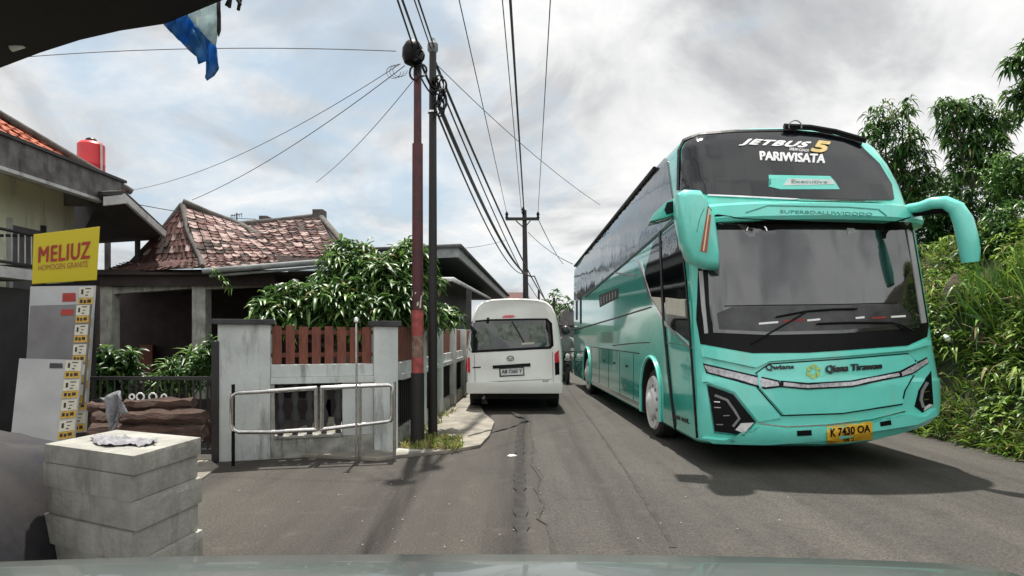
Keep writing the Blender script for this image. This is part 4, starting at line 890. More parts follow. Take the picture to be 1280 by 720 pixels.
rd.tube([A_+Vector((0, 0, .05)), P(262, 267, 13.2), rid2, rid3, P(337, 318, 11.8)], [.08, .07, .07, .07, .05], 8); rd.tube([rid2, P(350, 276, 13.8), P(400, 270, 14), P(426, 300, 12.2), P(430, 320, 11)], [.08, .07, .07, .06, .06], 8)
rd.build('ridge', M['ridge'], roof, smooth=60)
for x0, y0, x1, y1 in ((327, 271, 337, 280), (393, 263, 406, 276)):
    a, b = P(x0, y0, 14), P(x1, y1, 14); MB().box((a.x, 13.85, b.z), (b.x, 14.15, a.z)).build('chimney_block', M['ridge'], roof, bevel=.01)
mb = MB()
mb.tube([P(296, 282, 13.8), P(296, 266, 13.8)], .015, 5); mb.tube([P(288, 270, 13.8), P(303, 267, 13.8)], .01, 5)
for k in range(5): mb.tube([P(290+k*3, 268, 13.7), P(290+k*3, 271, 13.9)], .008, 4)
mb.build('aerial', M['wire_grey'], roof)
g1 = MB().tube([P(254, 339, 10.9), P(345, 332, 10.85), P(420, 326, 10.8)], .05, 8); g1.tube([P(262, 345, 10.95), P(400, 334, 10.9)], .025, 6); g1.build('gutter', M['gutter'], hs, smooth=60)
# ceiling of porch, beams, pillars, rear wall
cz_ = 2.55
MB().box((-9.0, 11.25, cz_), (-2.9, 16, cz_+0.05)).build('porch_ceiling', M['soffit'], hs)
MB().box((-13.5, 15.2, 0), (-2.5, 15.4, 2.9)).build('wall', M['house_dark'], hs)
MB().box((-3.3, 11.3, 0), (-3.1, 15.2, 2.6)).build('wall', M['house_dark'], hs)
def beam(x0, y0, x1, y1, Y, th_): 
    a, b = P(x0, y0, Y), P(x1, y1, Y); MB().prism([a, b, b-Vector((0, 0, th_)), a-Vector((0, 0, th_))], (0, .2, 0)).build('beam', M['pillar'], hs)
beam(128, 360, 240, 352, 11.47, .12); beam(254, 357, 345, 352, 11.46, .07)
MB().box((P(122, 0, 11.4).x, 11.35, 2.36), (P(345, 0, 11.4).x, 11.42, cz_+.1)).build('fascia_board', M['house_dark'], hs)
for x0, x1, Y in ((128, 143, 11.5), (237, 254, 11.35)):
    MB().box((P(x0, 0, Y).x, 11.425, 0), (P(x1, 0, Y).x, 11.67, 2.54)).build('porch_pillar', M['pillar'], hs, bevel=.02)
MB().box((P(176, 0, 15.1).x, 15.05, 0.36), (P(192, 0, 15.1).x, 15.18, 1.25)).build('door', M['slat'], hs)
MB().box((-8.9, 11.3, 0), (-3.2, 11.6, 0.35)).build('porch_floor', M['house_dark'], hs)

# dark canopy house beyond
dh = thing('dark_roofed_house', (-3.0, 20, 0), 'house with broad dark-green flat eaves rising behind the minibus', 'house')
e0, e1, e2 = P(440, 322, 17.5), P(572, 316, 18), P(634, 374, 36)
bk = Vector((-7.0, 36, e2.z))
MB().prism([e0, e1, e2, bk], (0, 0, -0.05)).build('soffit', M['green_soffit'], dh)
fa = MB(); fa.prism([e0+Vector((0, -.02, .2)), e1+Vector((0.03, -.02, .2)), e1+Vector((0.03, -.02, -.12)), e0+Vector((0, -.02, -.12))], (0, .1, 0)); fa.prism([e1+Vector((.03, .0, .2)), e2+Vector((.03, 0, .2)), e2+Vector((.03, 0, -.12)), e1+Vector((.03, 0, -.12))], (-.08, 0, 0))
fa.build('fascia', M['gutter'], dh)
fa = MB(); fa.tube([e0+Vector((0, -.08, .19)), e1+Vector((.08, -.08, .19)), e2+Vector((.1, 0, .19))], .06, 8); fa.build('gutter', M['cap'], dh, smooth=60)
f0, f1, f2 = P(450, 350, 16.5), P(566, 349, 17), P(612, 373, 30)
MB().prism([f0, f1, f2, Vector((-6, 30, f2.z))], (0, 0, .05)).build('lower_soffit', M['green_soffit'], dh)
fa = MB(); fa.tube([f0, f1, f2], .06, 8); fa.build('lower_gutter', M['fascia_white'], dh, smooth=60)
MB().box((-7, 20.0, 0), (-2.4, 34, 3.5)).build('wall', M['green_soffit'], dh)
for x in (583,): MB().box((P(x, 0, 18.5).x, 18.4, 0), (P(x+4, 0, 18.5).x+.05, 18.6, 2.8)).build('porch_post', M['cap'], dh)
MB().box((-4.5, 18.1, 0.2), (-2.0, 18.3, 1.3)).build('garden_panel', M['slat'], dh)

# small red roof and buildings at the end of the road
fh = thing('far_house', (1.5, 62, 0), 'far small house with a dull red roof just above the minibus roof', 'house')
MB().box((-1.5, 60, 0), (1.6, 66, 4.6)).build('wall', M['cream'], fh)
MB().prism([(-1.9, 59.6, 4.5), (1.9, 59.6, 4.5), (1.4, 62.5, 5.6), (-1.4, 62.5, 5.6)], (0, .3, 0)).build('roof', M['tile_red'], fh)
fh = thing('far_house', (6, 75, 0), 'far grey gabled house glimpsed in the gap between minibus and coach', 'house')
MB().box((4.6, 72, 0), (9.0, 78, 2.6)).build('wall', M['fascia'], fh)
MB().prism([(4.3, 71.6, 2.5), (9.3, 71.6, 2.5), (6.0, 71.6, 4.4)], (0, 6.5, 0)).build('roof', M['fascia'], fh)

# =============================================================== CREAM BUILDING at the left
cb = thing('shop_building', (-8, 10, 0), 'cream two-storey building with stained grey slab eaves at the far left', 'building')
MB().box((-12.5, 3.5, 0), (-8.0, 11.7, 4.02)).build('wall', M['cream'], cb)
fz = MB().box((-12.5, 3.5, 4.03), (-7.0, 11.45, 4.08), 0); fz.build('eaves_slab', M['cream'], cb)
MB().box((-7.08, 3.4, 3.80), (-6.98, 11.5, 4.22)).build('fascia', M['fascia'], cb); MB().box((-12.5, 11.42, 3.80), (-7.082, 11.5, 4.22)).build('fascia', M['fascia'], cb)
MB().box((-7.12, 3.4, 4.222), (-6.94, 11.54, 4.27)).build('drip_edge', M['cap'], cb)
MB().box((-7.10, 3.4, 3.75), (-6.96, 11.52, 3.798)).build('drip_edge', M['fascia_white'], cb)
w = MB().box((-8.06, P(35, 0, 1).y*0+10.2, 0.6), (-7.98, 10.85, 3.25)).build('window', M['board_grey'], cb)
MB().box((-8.0, 10.12, 0.5), (-7.95, 10.198, 3.35)).build('frame', M['fascia_white'], w); MB().box((-8.0, 10.852, 0.5), (-7.95, 10.93, 3.35)).build('frame', M['cap'], w)
MB().box((-11, 11.72, 0), (-8.2, 11.9, 4.0)).build('side_wall', M['soffit'], cb)
mb = MB(); r0 = [P(-60, 120, 11.0), P(92, 206, 13.5), P(60, 196, 17), P(-100, 60, 17)]
tiles(mb, Vector((-7.3, 2, 4.35)), Vector((-7.6, 12.6, 4.3)), Vector((-9.2, 10.2, 5.55)), Vector((-9.8, 4, 5.9)), tw=.2, th=.18, mi=(0, 0, 1), wts=(6, 2, 1), seed=9)
ro_ = mb.build('tile_roof', [M['tile_orange'], M['tile_red']], cb, fix=False)
MB().tube([Vector((-7.55, 12.7, 4.33)), Vector((-9.2, 10.2, 5.62)), Vector((-9.8, 4, 5.97))], .07, 8).build('ridge', M['ridge'], ro_, smooth=60)
# balcony
bc = MB(); 
for z in (2.55, 3.02): bc.tube([(-7.35, 8.6, z), (-7.35, 9.85, z), (-8.0, 9.85, z)], .025, 6)
bc.build('balcony_rail', M['iron'], cb)
bc = MB()
for k in range(9): bc.tube([(-7.35, 8.75+k*.13, 2.55), (-7.35, 8.75+k*.13, 3.02)], .01, 5)
bc.build('balcony_bars', M['fascia_white'], cb)
MB().box((-8.0, 8.5, 2.32), (-7.28, 9.92, 2.48)).build('balcony_slab', M['fascia_white'], cb)
# lean-to canopy
ct = thing('lean_to_canopy', P(170, 300, 12), 'dark sloping canopy with a pale edge between cream building and tiled roof', 'canopy')
q = [P(128, 244, 10.6), P(156, 243, 10.6), P(207, 290, 11.6), P(196, 300, 12.8), P(95, 306, 13.5), P(88, 240, 12.5)]
MB().prism(q, (0, 0, .06)).build('soffit', M['soffit'], ct)
MB().prism([P(129, 246, 10.55), P(156, 243, 10.55), P(156, 254, 10.55), P(129, 257, 10.55)], (0, .05, 0)).build('end_board', M['fascia_white'], ct)
MB().prism([P(156, 242, 10.56), P(208, 289, 11.6), P(207, 296, 11.6), P(156, 251, 10.56)], (-.06, .03, 0)).build('edge_board', M['fascia_white'], ct)
for x in (172,): MB().tube([P(x, 300, 12.4), P(x, 345, 12.4)], .05, 8).build('post', M['cap'], ct)
# red water tank
tb = P(114, 240, 14); tk = thing('water_tank', tb, 'red plastic water tank standing above the stained grey eaves', 'water tank')
r_ = 15/F*14; zt = zpx(180, 14); zb = zpx(235, 14)
MB().lathe((tb.x, 14, zb), (0, 0, 1), [(r_*1.02, 0), (r_, .05), (r_, (zt-zb)*.5), (r_*1.03, (zt-zb)*.52), (r_, (zt-zb)*.55), (r_, zt-zb-.03), (r_*.8, zt-zb+.03), (r_*.4, zt-zb+.05)], 32).build('tank', M['tank'], tk, smooth=40)
MB().lathe((tb.x, 14, zt+.03), (0, 0, 1), [(r_*.42, 0), (r_*.42, .06), (r_*.3, .09)], 20).build('lid', M['black'], tk, smooth=40)
MB().tube([(tb.x+r_*1.1, 13.9, zt-.02), (tb.x+r_*1.12, 13.9, zb-.6)], .02, 6).build('pipe', M['fascia_white'], tk)
MB().box((tb.x-.45, 13.6, zb-.08), (tb.x+.45, 14.4, zb)).build('stand', M['fascia'], tk)
for dx in (-.38, .32):
    MB().box((tb.x+dx, 13.95, 0), (tb.x+dx+.08, 14.05, zb-.08)).build('stand_leg', M['fascia'], tk)

# =============================================================== SHOP SIGN and sample boards
sg = thing('shop_sign', P(82, 500, 7.9), 'yellow shop sign with red lettering above the tile sample boards', 'sign')
sg.location.z = 0
sY0, sY1 = 7.6, 8.0
q = [P(42, 293, sY0), P(125, 283, sY1), P(121, 350, sY1), P(40, 355, sY0)]
nn_ = (q[1]-q[0]).cross(q[3]-q[0]).normalized(); nn_ = -nn_ if nn_.y > 0 else nn_
MB().prism(q, -nn_*0.06).build('sign_panel', M['sign_yellow'], sg, bevel=.006)
def sq(x0, y0, x1, y1): 
    f = lambda x, y: bil([q[0], q[1], q[2], q[3]], x, 1-y)
    return [f(x0, y0), f(x1, y0), f(x1, y1), f(x0, y1)]
text_quad('MELIUZ', sq(.085, .27, .86, .58), 'lettering', M['sign_red'], sg, nn_, .008, heavy=.009, spacing=1.1)
text_quad('HOMOGEN GRANITE', sq(.085, .63, .84, .74), 'small_lettering', M['amber_red'], sg, nn_, .008)
MB().prism([P(40, 356, sY0+.02), P(121, 351, sY1+.02), P(121, 357, sY1+.02), P(40, 362, sY0+.02)], (0, .06, 0)).build('frame_rail', M['black'], sg)
for x, Y in ((46, 7.75), (116, 8.05)):
    p = P(x, 350, Y); MB().box((p.x-.02, Y, 0), (p.x+.02, Y+.04, p.z)).build('post', M['iron'], sg)
# leaning sample boards, each a slab of its own
def board(name, qpx, Ya, Yb, m, label, stick):
    q = [P(qpx[0][0], qpx[0][1], Ya), P(qpx[1][0], qpx[1][1], Yb), P(qpx[2][0], qpx[2][1], Yb-.25), P(qpx[3][0], qpx[3][1], Ya-.25)]
    t = thing(name, (q[2]+q[3])/2, label, 'display board', 'tile sample boards leaning under the yellow sign')
    n = (q[1]-q[0]).cross(q[3]-q[0]).normalized(); n = -n if n.y > 0 else n
    MB().prism(q, -n*.03).build('panel', m, t)
    f = lambda x, y: bil(q, x, 1-y)+n*.004
    r = random.Random(len(label))
    rows = stick[2]; n2 = n*.002
    W_ = stick[1]-stick[0]
    for k in range(rows):
        y0 = k/rows
        for (u0, u1, fm, nm, pr_) in ((.01, .58/rows, 'sticker_white', 'white_sticker', ((.15, .3, .18, .42), (.42, .8, .12, .17), (.5, .7, .3, .34), (.45, .62, .44, .5))),
                                      (.60/rows, .95/rows, 'sticker_yellow', 'price_sticker', ((.1, .28, .68, .85), (.36, .52, .70, .86), (.6, .85, .68, .84)))):
            s1 = MB().add([f(stick[0], y0+u0), f(stick[1], y0+u0), f(stick[1], y0+u1), f(stick[0], y0+u1)], [(0, 1, 2, 3)], 0)
            for (a, b, c, d) in pr_:
                w0 = stick[0]+W_*a; w1 = stick[0]+W_*b
                s1.add([f(w0, y0+c/rows)+n2, f(w1, y0+c/rows)+n2, f(w1, y0+d/rows)+n2, f(w0, y0+d/rows)+n2], [(0, 1, 2, 3)], 1)
            s1.build(nm, [M[fm], M['house_dark']], t, fix=False)
    s4 = MB().add([f(stick[0]-.25, .05)+n2, f(stick[0]-.05, .05)+n2, f(stick[0]-.04, .11)+n2, f(stick[0]-.25, .11)+n2], [(0, 1, 2, 3)])
    s4.build('name_label', M['sign_red'] if 'lowest' not in label else M['cap'], t, fix=False)
    return t
board('sample_board', [(38, 358), (120, 357), (108, 540), (28, 545)], 7.55, 7.85, M['board_white'], 'tallest pale sample board directly below the yellow sign, rearmost', (.74, .97, 7))
board('sample_board', [(38, 382), (114, 380), (104, 505), (28, 508)], 7.35, 7.5, M['board_grey'], 'grey sample board leaning on the tallest pale one', (.76, .98, 5))
board('sample_board', [(24, 448), (103, 450), (93, 548), (12, 560)], 7.0, 7.15, M['board_white'], 'short pale sample board leaning lowest in front of the grey one', (.74, .99, 4))
# dark panel and heap added in place of a blurred reflection at the left
MB().box((-8.0, 7.6, 0.0), (-7.5, 11.3, 2.2)).build('reflection_panel', mat('dark_reflection_panel', (0.05, 0.048, 0.05), .6, (.03, .028, .03), 2), cb)
hp = MB(); nx, ny = 26, 22; vv = []
for j in range(ny+1):
    for i in range(nx+1):
        a, b = i/nx*2-1, j/ny*2-1; x = -3.95+a*1.15; y = 4.25+b*1.0
        z = .78*max(0, (1-a**6))*max(0, (1-b**6))+.10*noise.noise(Vector((x*1.6, y*1.6, 2)))+.035*noise.noise(Vector((x*6, y*6, 7)))
        vv.append((x, y, max(.0, z)))
o = hp.add(vv, [(j*(nx+1)+i, j*(nx+1)+i+1, (j+1)*(nx+1)+i+1, (j+1)*(nx+1)+i) for j in range(ny) for i in range(nx)]).build('tarpaulin', mat('dark_reflection_heap', (0.040, 0.037, 0.038), .85, (.016, .016, .022), 3, bump=.2), smooth=60, fix=False)  # added heap; its dark colour stands for the reflection
top(o, (-3.95, 4.25, 0)); tag(o, 'dark heap added in place of a blurred reflection, left of the white block stack', 'tarpaulin')

# =============================================================== STACK OF WHITE BLOCKS
c0, c1, c2, c3 = [Vector((x*.855, y*.855, 0)) for x, y in ((-2.49, 4.21), (-2.42, 4.98), (-3.32, 5.38), (-3.42, 4.68))]
layers = [(0.025, .20, .02), (.203, .38, -.01), (.383, .55, .012), (.553, .70, -.012), (.703, .816, .0)]
names = ['lowest', 'second lowest', 'middle', 'second highest', 'topmost']
for k, (z0, z1, sh) in enumerate(layers):
    cc = (c0+c1+c2+c3)/4; q = [cc+(c-cc)*(1-abs(sh)*1.2)+Vector((sh, sh*.5, z0)) for c in (c0, c1, c2, c3)]
    o = MB().prism(q, (0, 0, z1-z0)).build('stone_block', [M['block']], bevel=.008, smooth=30); top(o, cc+Vector((0, 0, z0)))
    tag(o, f'{names[k]} pale square stone slab in the white stack at lower left', 'stone block', 'white stone slabs stacked at the kerb')
# rag on top
rg_ = MB(); nx, ny = 26, 14; vv = []
for j in range(ny+1):
    for i in range(nx+1):
        s, t = i/nx, j/ny; p = c0.lerp(c3, .12+.72*s).lerp(c1.lerp(c2, .12+.72*s), .20+.42*t+.06*math.sin(s*9))
        z = .819+.045*abs(noise.noise(Vector((s*9, t*6, 3))))+.025*abs(noise.noise(Vector((s*25, t*14, 1)))); vv.append((p.x, p.y, z))
ff = []
for j in range(ny):
    for i in range(nx):
        s, t = (i+.5)/nx-.5, (j+.5)/ny-.5
        if (s*2)**2+(t*2)**2 < .95+.35*noise.noise(Vector((s*7, t*7, 5))): ff.append((j*(nx+1)+i, j*(nx+1)+i+1, (j+1)*(nx+1)+i+1, (j+1)*(nx+1)+i))
rg_.add(vv, ff); o = rg_.build('rag', M['cloth'], smooth=60, fix=False); top(o, (-2.5, 4.1, .81)); tag(o, 'crumpled grey rag lying on top of the white block stack', 'rag')

# =============================================================== TIMBERS, CLOTH, GATE, POTTED PLANTS behind the stack
def timber(pa, pb, Y, h, dpt, label, seed):
    a, b = P(pa[0], pa[1], Y), P(pb[0], pb[1], Y); r = random.Random(seed); n = 9; vv = []
    for i in range(n+1):
        c = a.lerp(b, i/n); 
        for (dy, dz) in ((dpt*.22, 0), (0, h*.4), (dpt*.12, h*.8), (dpt*.5, h*1.02), (dpt*.9, h*.75), (dpt, h*.25)):
            vv.append(c+Vector((0, dy, dz))+Vector((0, r.uniform(-.012, .012), r.uniform(-.014, .014))))
    ff = [(i*6+j, i*6+(j+1) % 6, (i+1)*6+(j+1) % 6, (i+1)*6+j) for i in range(n) for j in range(6)]+[tuple(range(6)), tuple(range(n*6, n*6+6))]
    o = MB().add(vv, ff).build('timber', M['wood'], smooth=30); top(o, a); tag(o, label, 'timber', 'rough timbers piled before the porch')
timber((152, 515), (238, 512), 6.6, .12, .15, 'upper rough brown log with a pale sawn end on the pile', 1)
timber((150, 532), (252, 530), 6.5, .14, .18, 'thick brown log lying in the middle of the pile', 2)
timber((108, 549), (250, 550), 6.45, .14, .2, 'lowest dark log of the pile behind the white blocks', 3)
timber((108, 514), (150, 516), 6.7, .09, .14, 'short reddish log end at the left of the pile', 4)
timber((112, 532), (148, 533), 6.6, .13, .16, 'short dark log under the draped cloth', 5)
cl_ = MB(); nx, ny = 16, 12; vv = []
for j in range(ny+1):
    for i in range(nx+1):
        s, t = i/nx, j/ny; px_ = 128+26*s+8*(t-.5)*(1-s)+6*math.sin(t*3); py_ = 497+ (44*t)+4*math.sin(s*7)-6*s*(1-t); p = P(px_, py_, 6.42 - .0*t); p.y += .06*math.sin(s*11+t*4)-.04*t; vv.append(p)
ff = [(j*(nx+1)+i, j*(nx+1)+i+1, (j+1)*(nx+1)+i+1, (j+1)*(nx+1)+i) for j in range(ny) for i in range(nx) if not (j > 5 and (i < 4 or i > 10)) and not (j > 8 and i > 8)]
cl_.add(vv, ff); o = cl_.build('cloth', M['cloth'], smooth=60, fix=False); sm = o.modifiers.new('thickness', 'SOLIDIFY'); sm.thickness = .01
top(o, P(140, 540, 6.4)); tag(o, 'bluish grey cloth draped over the timber pile', 'cloth')
gt = thing('iron_gate', P(190, 560, 7.55), 'black iron gate with scrolls and bars, left of the pale corner pillar', 'gate'); gt.location.z = 0
gp = P(269.5, 500, 7.5); MB().box((gp.x-.04, 7.48, 0), (gp.x+.04, 7.56, 1.42)).build('gate_post', M['iron'], gt)
br = MB(); x = gp.x-.14
while x > -4.95: br.tube([(x, 7.6, .1), (x, 7.6, .98)], .011, 5); x -= .085
br.build('bars', M['iron'], gt)
MB().box((-5.0, 7.58, .96), (gp.x-.05, 7.62, 1.0)).build('top_rail', M['iron'], gt); MB().box((-5.0, 7.58, .08), (gp.x-.05, 7.62, .14)).build('bottom_rail', M['iron'], gt)
MB().box((-5.0, 7.63, .14), (gp.x-.4, 7.645, .72)).build('sheet_panel', M['iron'], gt)
for x_ in (165, 175.5, 191, 205):
    c = P(x_, 496, 7.52); rr_ = .045 if x_ > 170 and x_ < 200 else .03
    sc = MB(); sc.tube([c+Vector((math.cos(a)*rr_, 0, math.sin(a)*rr_)) for a in [R(k) for k in range(0, 360, 36)]], .011, 6, closed=True); sc.build('white_scroll', M['white_text'], gt, smooth=60)

# =============================================================== FOLIAGE
def leaf_mesh(name, mats, parent, clusters, seed, leaf=(.2, .05), per=9, droop=.6, wts=(5, 4, 2), fold=.25, spread=1.0):
    r = np.random.default_rng(seed); n = len(clusters)*per; cs_ = np.repeat(np.array(clusters), per, axis=0)
    az = r.uniform(0, 2*np.pi, n); el = r.normal(.15, .45, n); L = leaf[0]*r.uniform(.65, 1.2, n); Wd = leaf[1]*r.uniform(.75, 1.25, n)
    d = np.stack([np.cos(az)*np.cos(el), np.sin(az)*np.cos(el), np.sin(el)], 1)*spread
    side = np.stack([-np.sin(az), np.cos(az), r.normal(0, .3, n)], 1)
    up = np.cross(d, side); base = cs_+r.normal(0, leaf[0]*.12, (n, 3))
    m1 = base+d*L[:, None]*.35+np.array([0, 0, 1])*L[:, None]*.03
    m2 = base+d*L[:, None]*.72-np.array([0, 0, 1])*(L*droop*.22)[:, None]
    tip = base+d*L[:, None]-np.array([0, 0, 1])*(L*droop*.6)[:, None]
    a = m1+side*Wd[:, None]*.5+up*(Wd*fold)[:, None]; b = m1-side*Wd[:, None]*.5+up*(Wd*fold)[:, None]
    c = m2+side*Wd[:, None]*.38+up*(Wd*fold)[:, None]; e = m2-side*Wd[:, None]*.38+up*(Wd*fold)[:, None]
    V = np.stack([base, a, m1, b, c, m2, e, tip], 1).reshape(-1, 3)
    idx = np.arange(n)*8
    F1 = [(0, 1, 2), (0, 2, 3), (1, 4, 5, 2), (2, 5, 6, 3), (4, 7, 5), (5, 7, 6)]
    off = origin_of(parent) if parent else Vector((0, 0, 0)); V = V-np.array(off)
    loops = np.concatenate([np.concatenate([idx[:, None]+np.array(f) for f in F1], axis=1)]).ravel(); sizes = np.tile([len(f) for f in F1], n)
    me = bpy.data.meshes.new(name); me.vertices.add(len(V)); me.vertices.foreach_set('co', V.ravel().astype(np.float32))
    me.loops.add(len(loops)); me.loops.foreach_set('vertex_index', loops.astype(np.int32)); me.polygons.add(len(sizes))
    starts = np.concatenate([[0], np.cumsum(sizes)[:-1]]); me.polygons.foreach_set('loop_start', starts.astype(np.int32))
    for m_ in mats: me.materials.append(m_)
    w_ = np.array(wts)/sum(wts); mi = np.repeat(r.choice(len(mats), n, p=w_), 6); me.polygons.foreach_set('material_index', mi.astype(np.int32))
    me.update(calc_edges=True); me.validate()
    o = bpy.data.objects.new(name, me); C.objects.link(o); o.parent = parent; return o
LM = [M['leaf_a'], M['leaf_b'], M['leaf_c']]
def blob_points(blobs, n, seed, shell=.55):
    r = random.Random(seed); tot = sum(b[1]**2 for b in blobs); pts = []
    for c, rad in blobs:
        k = max(2, int(n*rad**2/tot))
        for _ in range(k):
            d = Vector((r.gauss(0, 1), r.gauss(0, 1), r.gauss(0, .9))).normalized(); q = rad*(shell+(1-shell)*r.random()**.7)*(1+.22*noise.noise(d*2.2+c)); pts.append(tuple(c+d*q))
    return pts
def make_tree(name, base, blobs, n, seed, label, cat='tree', group=None, leaf=(.2, .05), per=9, trunk=.07, droop=.7, wts=(5, 4, 2), trunk_lean=None):
    t = thing(name, base, label, cat, group); base = Vector(base)
    cen = sum((b[0] for b in blobs), Vector())/len(blobs); fork = base.lerp(cen, .55)
    MB().tube([base, base.lerp(fork, .5)+Vector((.04, 0, 0)), fork], [trunk, trunk*.8, trunk*.6], 8).build('trunk', M['bark'], t, smooth=60)
    lm = MB(); r = random.Random(seed)
    for c, rad in blobs:
        mid = fork.lerp(c, .5)+Vector((r.uniform(-.1, .1), r.uniform(-.1, .1), .05)); lm.tube([fork, mid, c], [trunk*.5, trunk*.35, trunk*.15], 6)
        for _ in range(3):
            d = Vector((r.gauss(0, 1), r.gauss(0, 1), r.gauss(.3, .8))).normalized(); lm.tube([c-d*.02, c+d*rad*.8], [trunk*.16, trunk*.06], 5)
    lm.build('limbs', M['bark'], t, smooth=60)
    leaf_mesh('crown', LM+[M['leaf_d']], t, blob_points(blobs, n, seed), seed, leaf, per, droop, tuple(wts)+(.25,))
    leaf_mesh('new_leaves', LM[1:]+[M['leaf_d']], t, blob_points(blobs, n//3, seed+5, .75), seed+5, (leaf[0]*.6, leaf[1]*.7), per, droop*.6, (3, 5, .4))
    return t
# mango tree behind the slatted wall
bb = [(P(x, y, Y), r_) for x, y, Y, r_ in ((358, 383, 9.0, .28), (388, 372, 9.3, .26), (350, 395, 8.8, .30), (410, 382, 9.1, .36), (432, 347, 9.6, .38), (452, 328, 9.9, .26), (470, 360, 9.5, .46), (500, 342, 9.7, .36), (515, 325, 9.9, .28),
                                       (495, 380, 9.3, .40), (440, 385, 9.1, .40), (532, 350, 9.9, .20), (535, 392, 9.7, .20), (560, 395, 10.2, .15), (330, 410, 8.7, .18), (430, 318, 10.0, .20), (465, 395, 9.0, .3))]
make_tree('mango_tree', (-2.3, 9.6, 0), bb, 880, 11, 'dense dark green mango tree spilling over the slatted wall', leaf=(.23, .05), per=10, trunk=.09, droop=.75, wts=(4, 4, 3))
# trees on the right bank
def bank_tree(spots, Y, n, seed, label, base):
    n = int(n*.5)
    bb = [(P(x, y, Y+dy), r_/F*Y*.82) for x, y, r_, dy in spots]
    make_tree('bank_tree', base, bb, n, seed, label, group='trees on top of the right bank', leaf=(.23, .045), per=8, trunk=.06, droop=1.15, wts=(5, 4, 2))
bank_tree([(1105, 148, 22, 0), (1128, 140, 16, .2), (1095, 165, 16, -.2), (1120, 175, 30, 0), (1140, 205, 28, .2), (1155, 225, 22, 0), (1110, 205, 26, .3), (1125, 235, 26, .2)], 13.5, 430, 21, 'drooping-leaved tree directly right of the coach roof', (8.2, 13.7, 3))
bank_tree([(1190, 142, 22, 0), (1215, 138, 24, .2), (1240, 150, 22, 0), (1200, 170, 28, .2), (1235, 180, 32, 0), (1215, 205, 34, .2), (1250, 215, 30, .1), (1175, 132, 10, 0), (1260, 150, 14, 0)], 12.5, 560, 22, 'broad drooping tree between the coach and the right edge', (9.0, 12.7, 3))
bank_tree([(1274, 78, 14, 0), (1292, 60, 16, .1), (1300, 100, 20, 0), (1272, 118, 9, .1), (1288, 135, 12, 0), (1320, 70, 24, .2)], 9.5, 300, 23, 'nearest tree hanging into the top right corner', (8.0, 9.7, 2.8))

def rock(px, py, r_, m, label, seed, sz=(1, 1, .4), name='rubble', cat='stone'):
    bm = bmesh.new(); bmesh.ops.create_icosphere(bm, subdivisions=2, radius=r_); 
    for v in bm.verts: v.co = Vector((v.co.x*sz[0], v.co.y*sz[1], v.co.z*sz[2]))*(1+.35*noise.noise(v.co/r_*1.3+Vector((seed, 0, 0))))
    me = bpy.data.meshes.new(name); bm.to_mesh(me); bm.free(); me.materials.append(m); o = bpy.data.objects.new(name, me); C.objects.link(o); p = G(px, py); o.location = (p.x, p.y, r_*sz[2]*.6); tag(o, label, cat); return o
# right bank
def bank_x0(Y): return 6.05+.03*max(0, Y-7)+.12*noise.noise(Vector((Y*.7, 0, 0)))
PR = [(0, 0), (.12, .14), (.3, .62), (.55, 1.25), (.85, 1.95), (1.15, 2.55), (1.6, 3.05), (2.2, 3.3), (4, 3.4), (9, 3.6), (30, 4.8)]
def bank_pt(Y, k, f=0):
    a = PR[k]; b = PR[min(k+1, len(PR)-1)]; dx = a[0]+(b[0]-a[0])*f; z = a[1]+(b[1]-a[1])*f
    nz1 = noise.noise(Vector((Y*.5, z*.8, 2)))*.35+noise.noise(Vector((Y*1.7, z*2, 5)))*.14
    return Vector((bank_x0(Y)+dx+nz1*min(1, z*1.4), Y, z*(1+.12*noise.noise(Vector((Y*.22, 7, 0))))))
mb = MB(); Ys = [-8+i*.5 for i in range(60)]+[22+i*3 for i in range(1, 40)]; vv = []; K = []
for Y in Ys:
    for k in range(len(PR)):
        for f in ((0, .33, .66) if k < 7 else (0,)): vv.append(bank_pt(Y, k, f))
row = 7*3+(len(PR)-7)
mb.add(vv, [(i*row+j, i*row+j+1, (i+1)*row+j+1, (i+1)*row+j) for i in range(len(Ys)-1) for j in range(row-1)])
tag(mb.build('bank', M['soil'], smooth=70, fix=True), kind='structure')
def grass_obj(name, roots, dirs, seed, lens, width, mats, wts, label, cat, kind='stuff'):
    r = np.random.default_rng(seed); n = len(roots); ro = np.array(roots); nr = np.array(dirs)
    d = nr+r.normal(0, .55, (n, 3)); d[:, 2] += .5; d /= np.linalg.norm(d, axis=1)[:, None]
    L = lens*r.uniform(.4, 1.25, n)[:, None]; s = np.cross(d, r.normal(0, 1, (n, 3))); s /= np.linalg.norm(s, axis=1)[:, None]; w_ = width*r.uniform(.6, 1.4, n)[:, None]
    a = ro-s*w_/2; b = ro+s*w_/2; m = ro+d*L*.55; c = m+s*w_*.55; e = m-s*w_*.55; tip = ro+d*L-np.array([0, 0, 1])*L*.35+nr*L*.12
    V = np.stack([a, b, c, e, tip], 1).reshape(-1, 3); idx = np.arange(n)*5; F1 = [(0, 1, 2, 3), (3, 2, 4)]
    loops = np.concatenate([idx[:, None]+np.array(f) for f in F1], axis=1).ravel(); sizes = np.tile([4, 3], n)
    me = bpy.data.meshes.new(name); me.vertices.add(len(V)); me.vertices.foreach_set('co', V.ravel().astype(np.float32)); me.loops.add(len(loops)); me.loops.foreach_set('vertex_index', loops.astype(np.int32))
    me.polygons.add(len(sizes)); me.polygons.foreach_set('loop_start', np.concatenate([[0], np.cumsum(sizes)[:-1]]).astype(np.int32))
    for m_ in mats: me.materials.append(m_)
    pr = np.array(wts)/sum(wts); me.polygons.foreach_set('material_index', np.repeat(r.choice(len(mats), n, p=pr), 2).astype(np.int32)); me.update(calc_edges=True); me.validate()
    o = bpy.data.objects.new(name, me); C.objects.link(o); tag(o, label, cat, kind=kind); return o
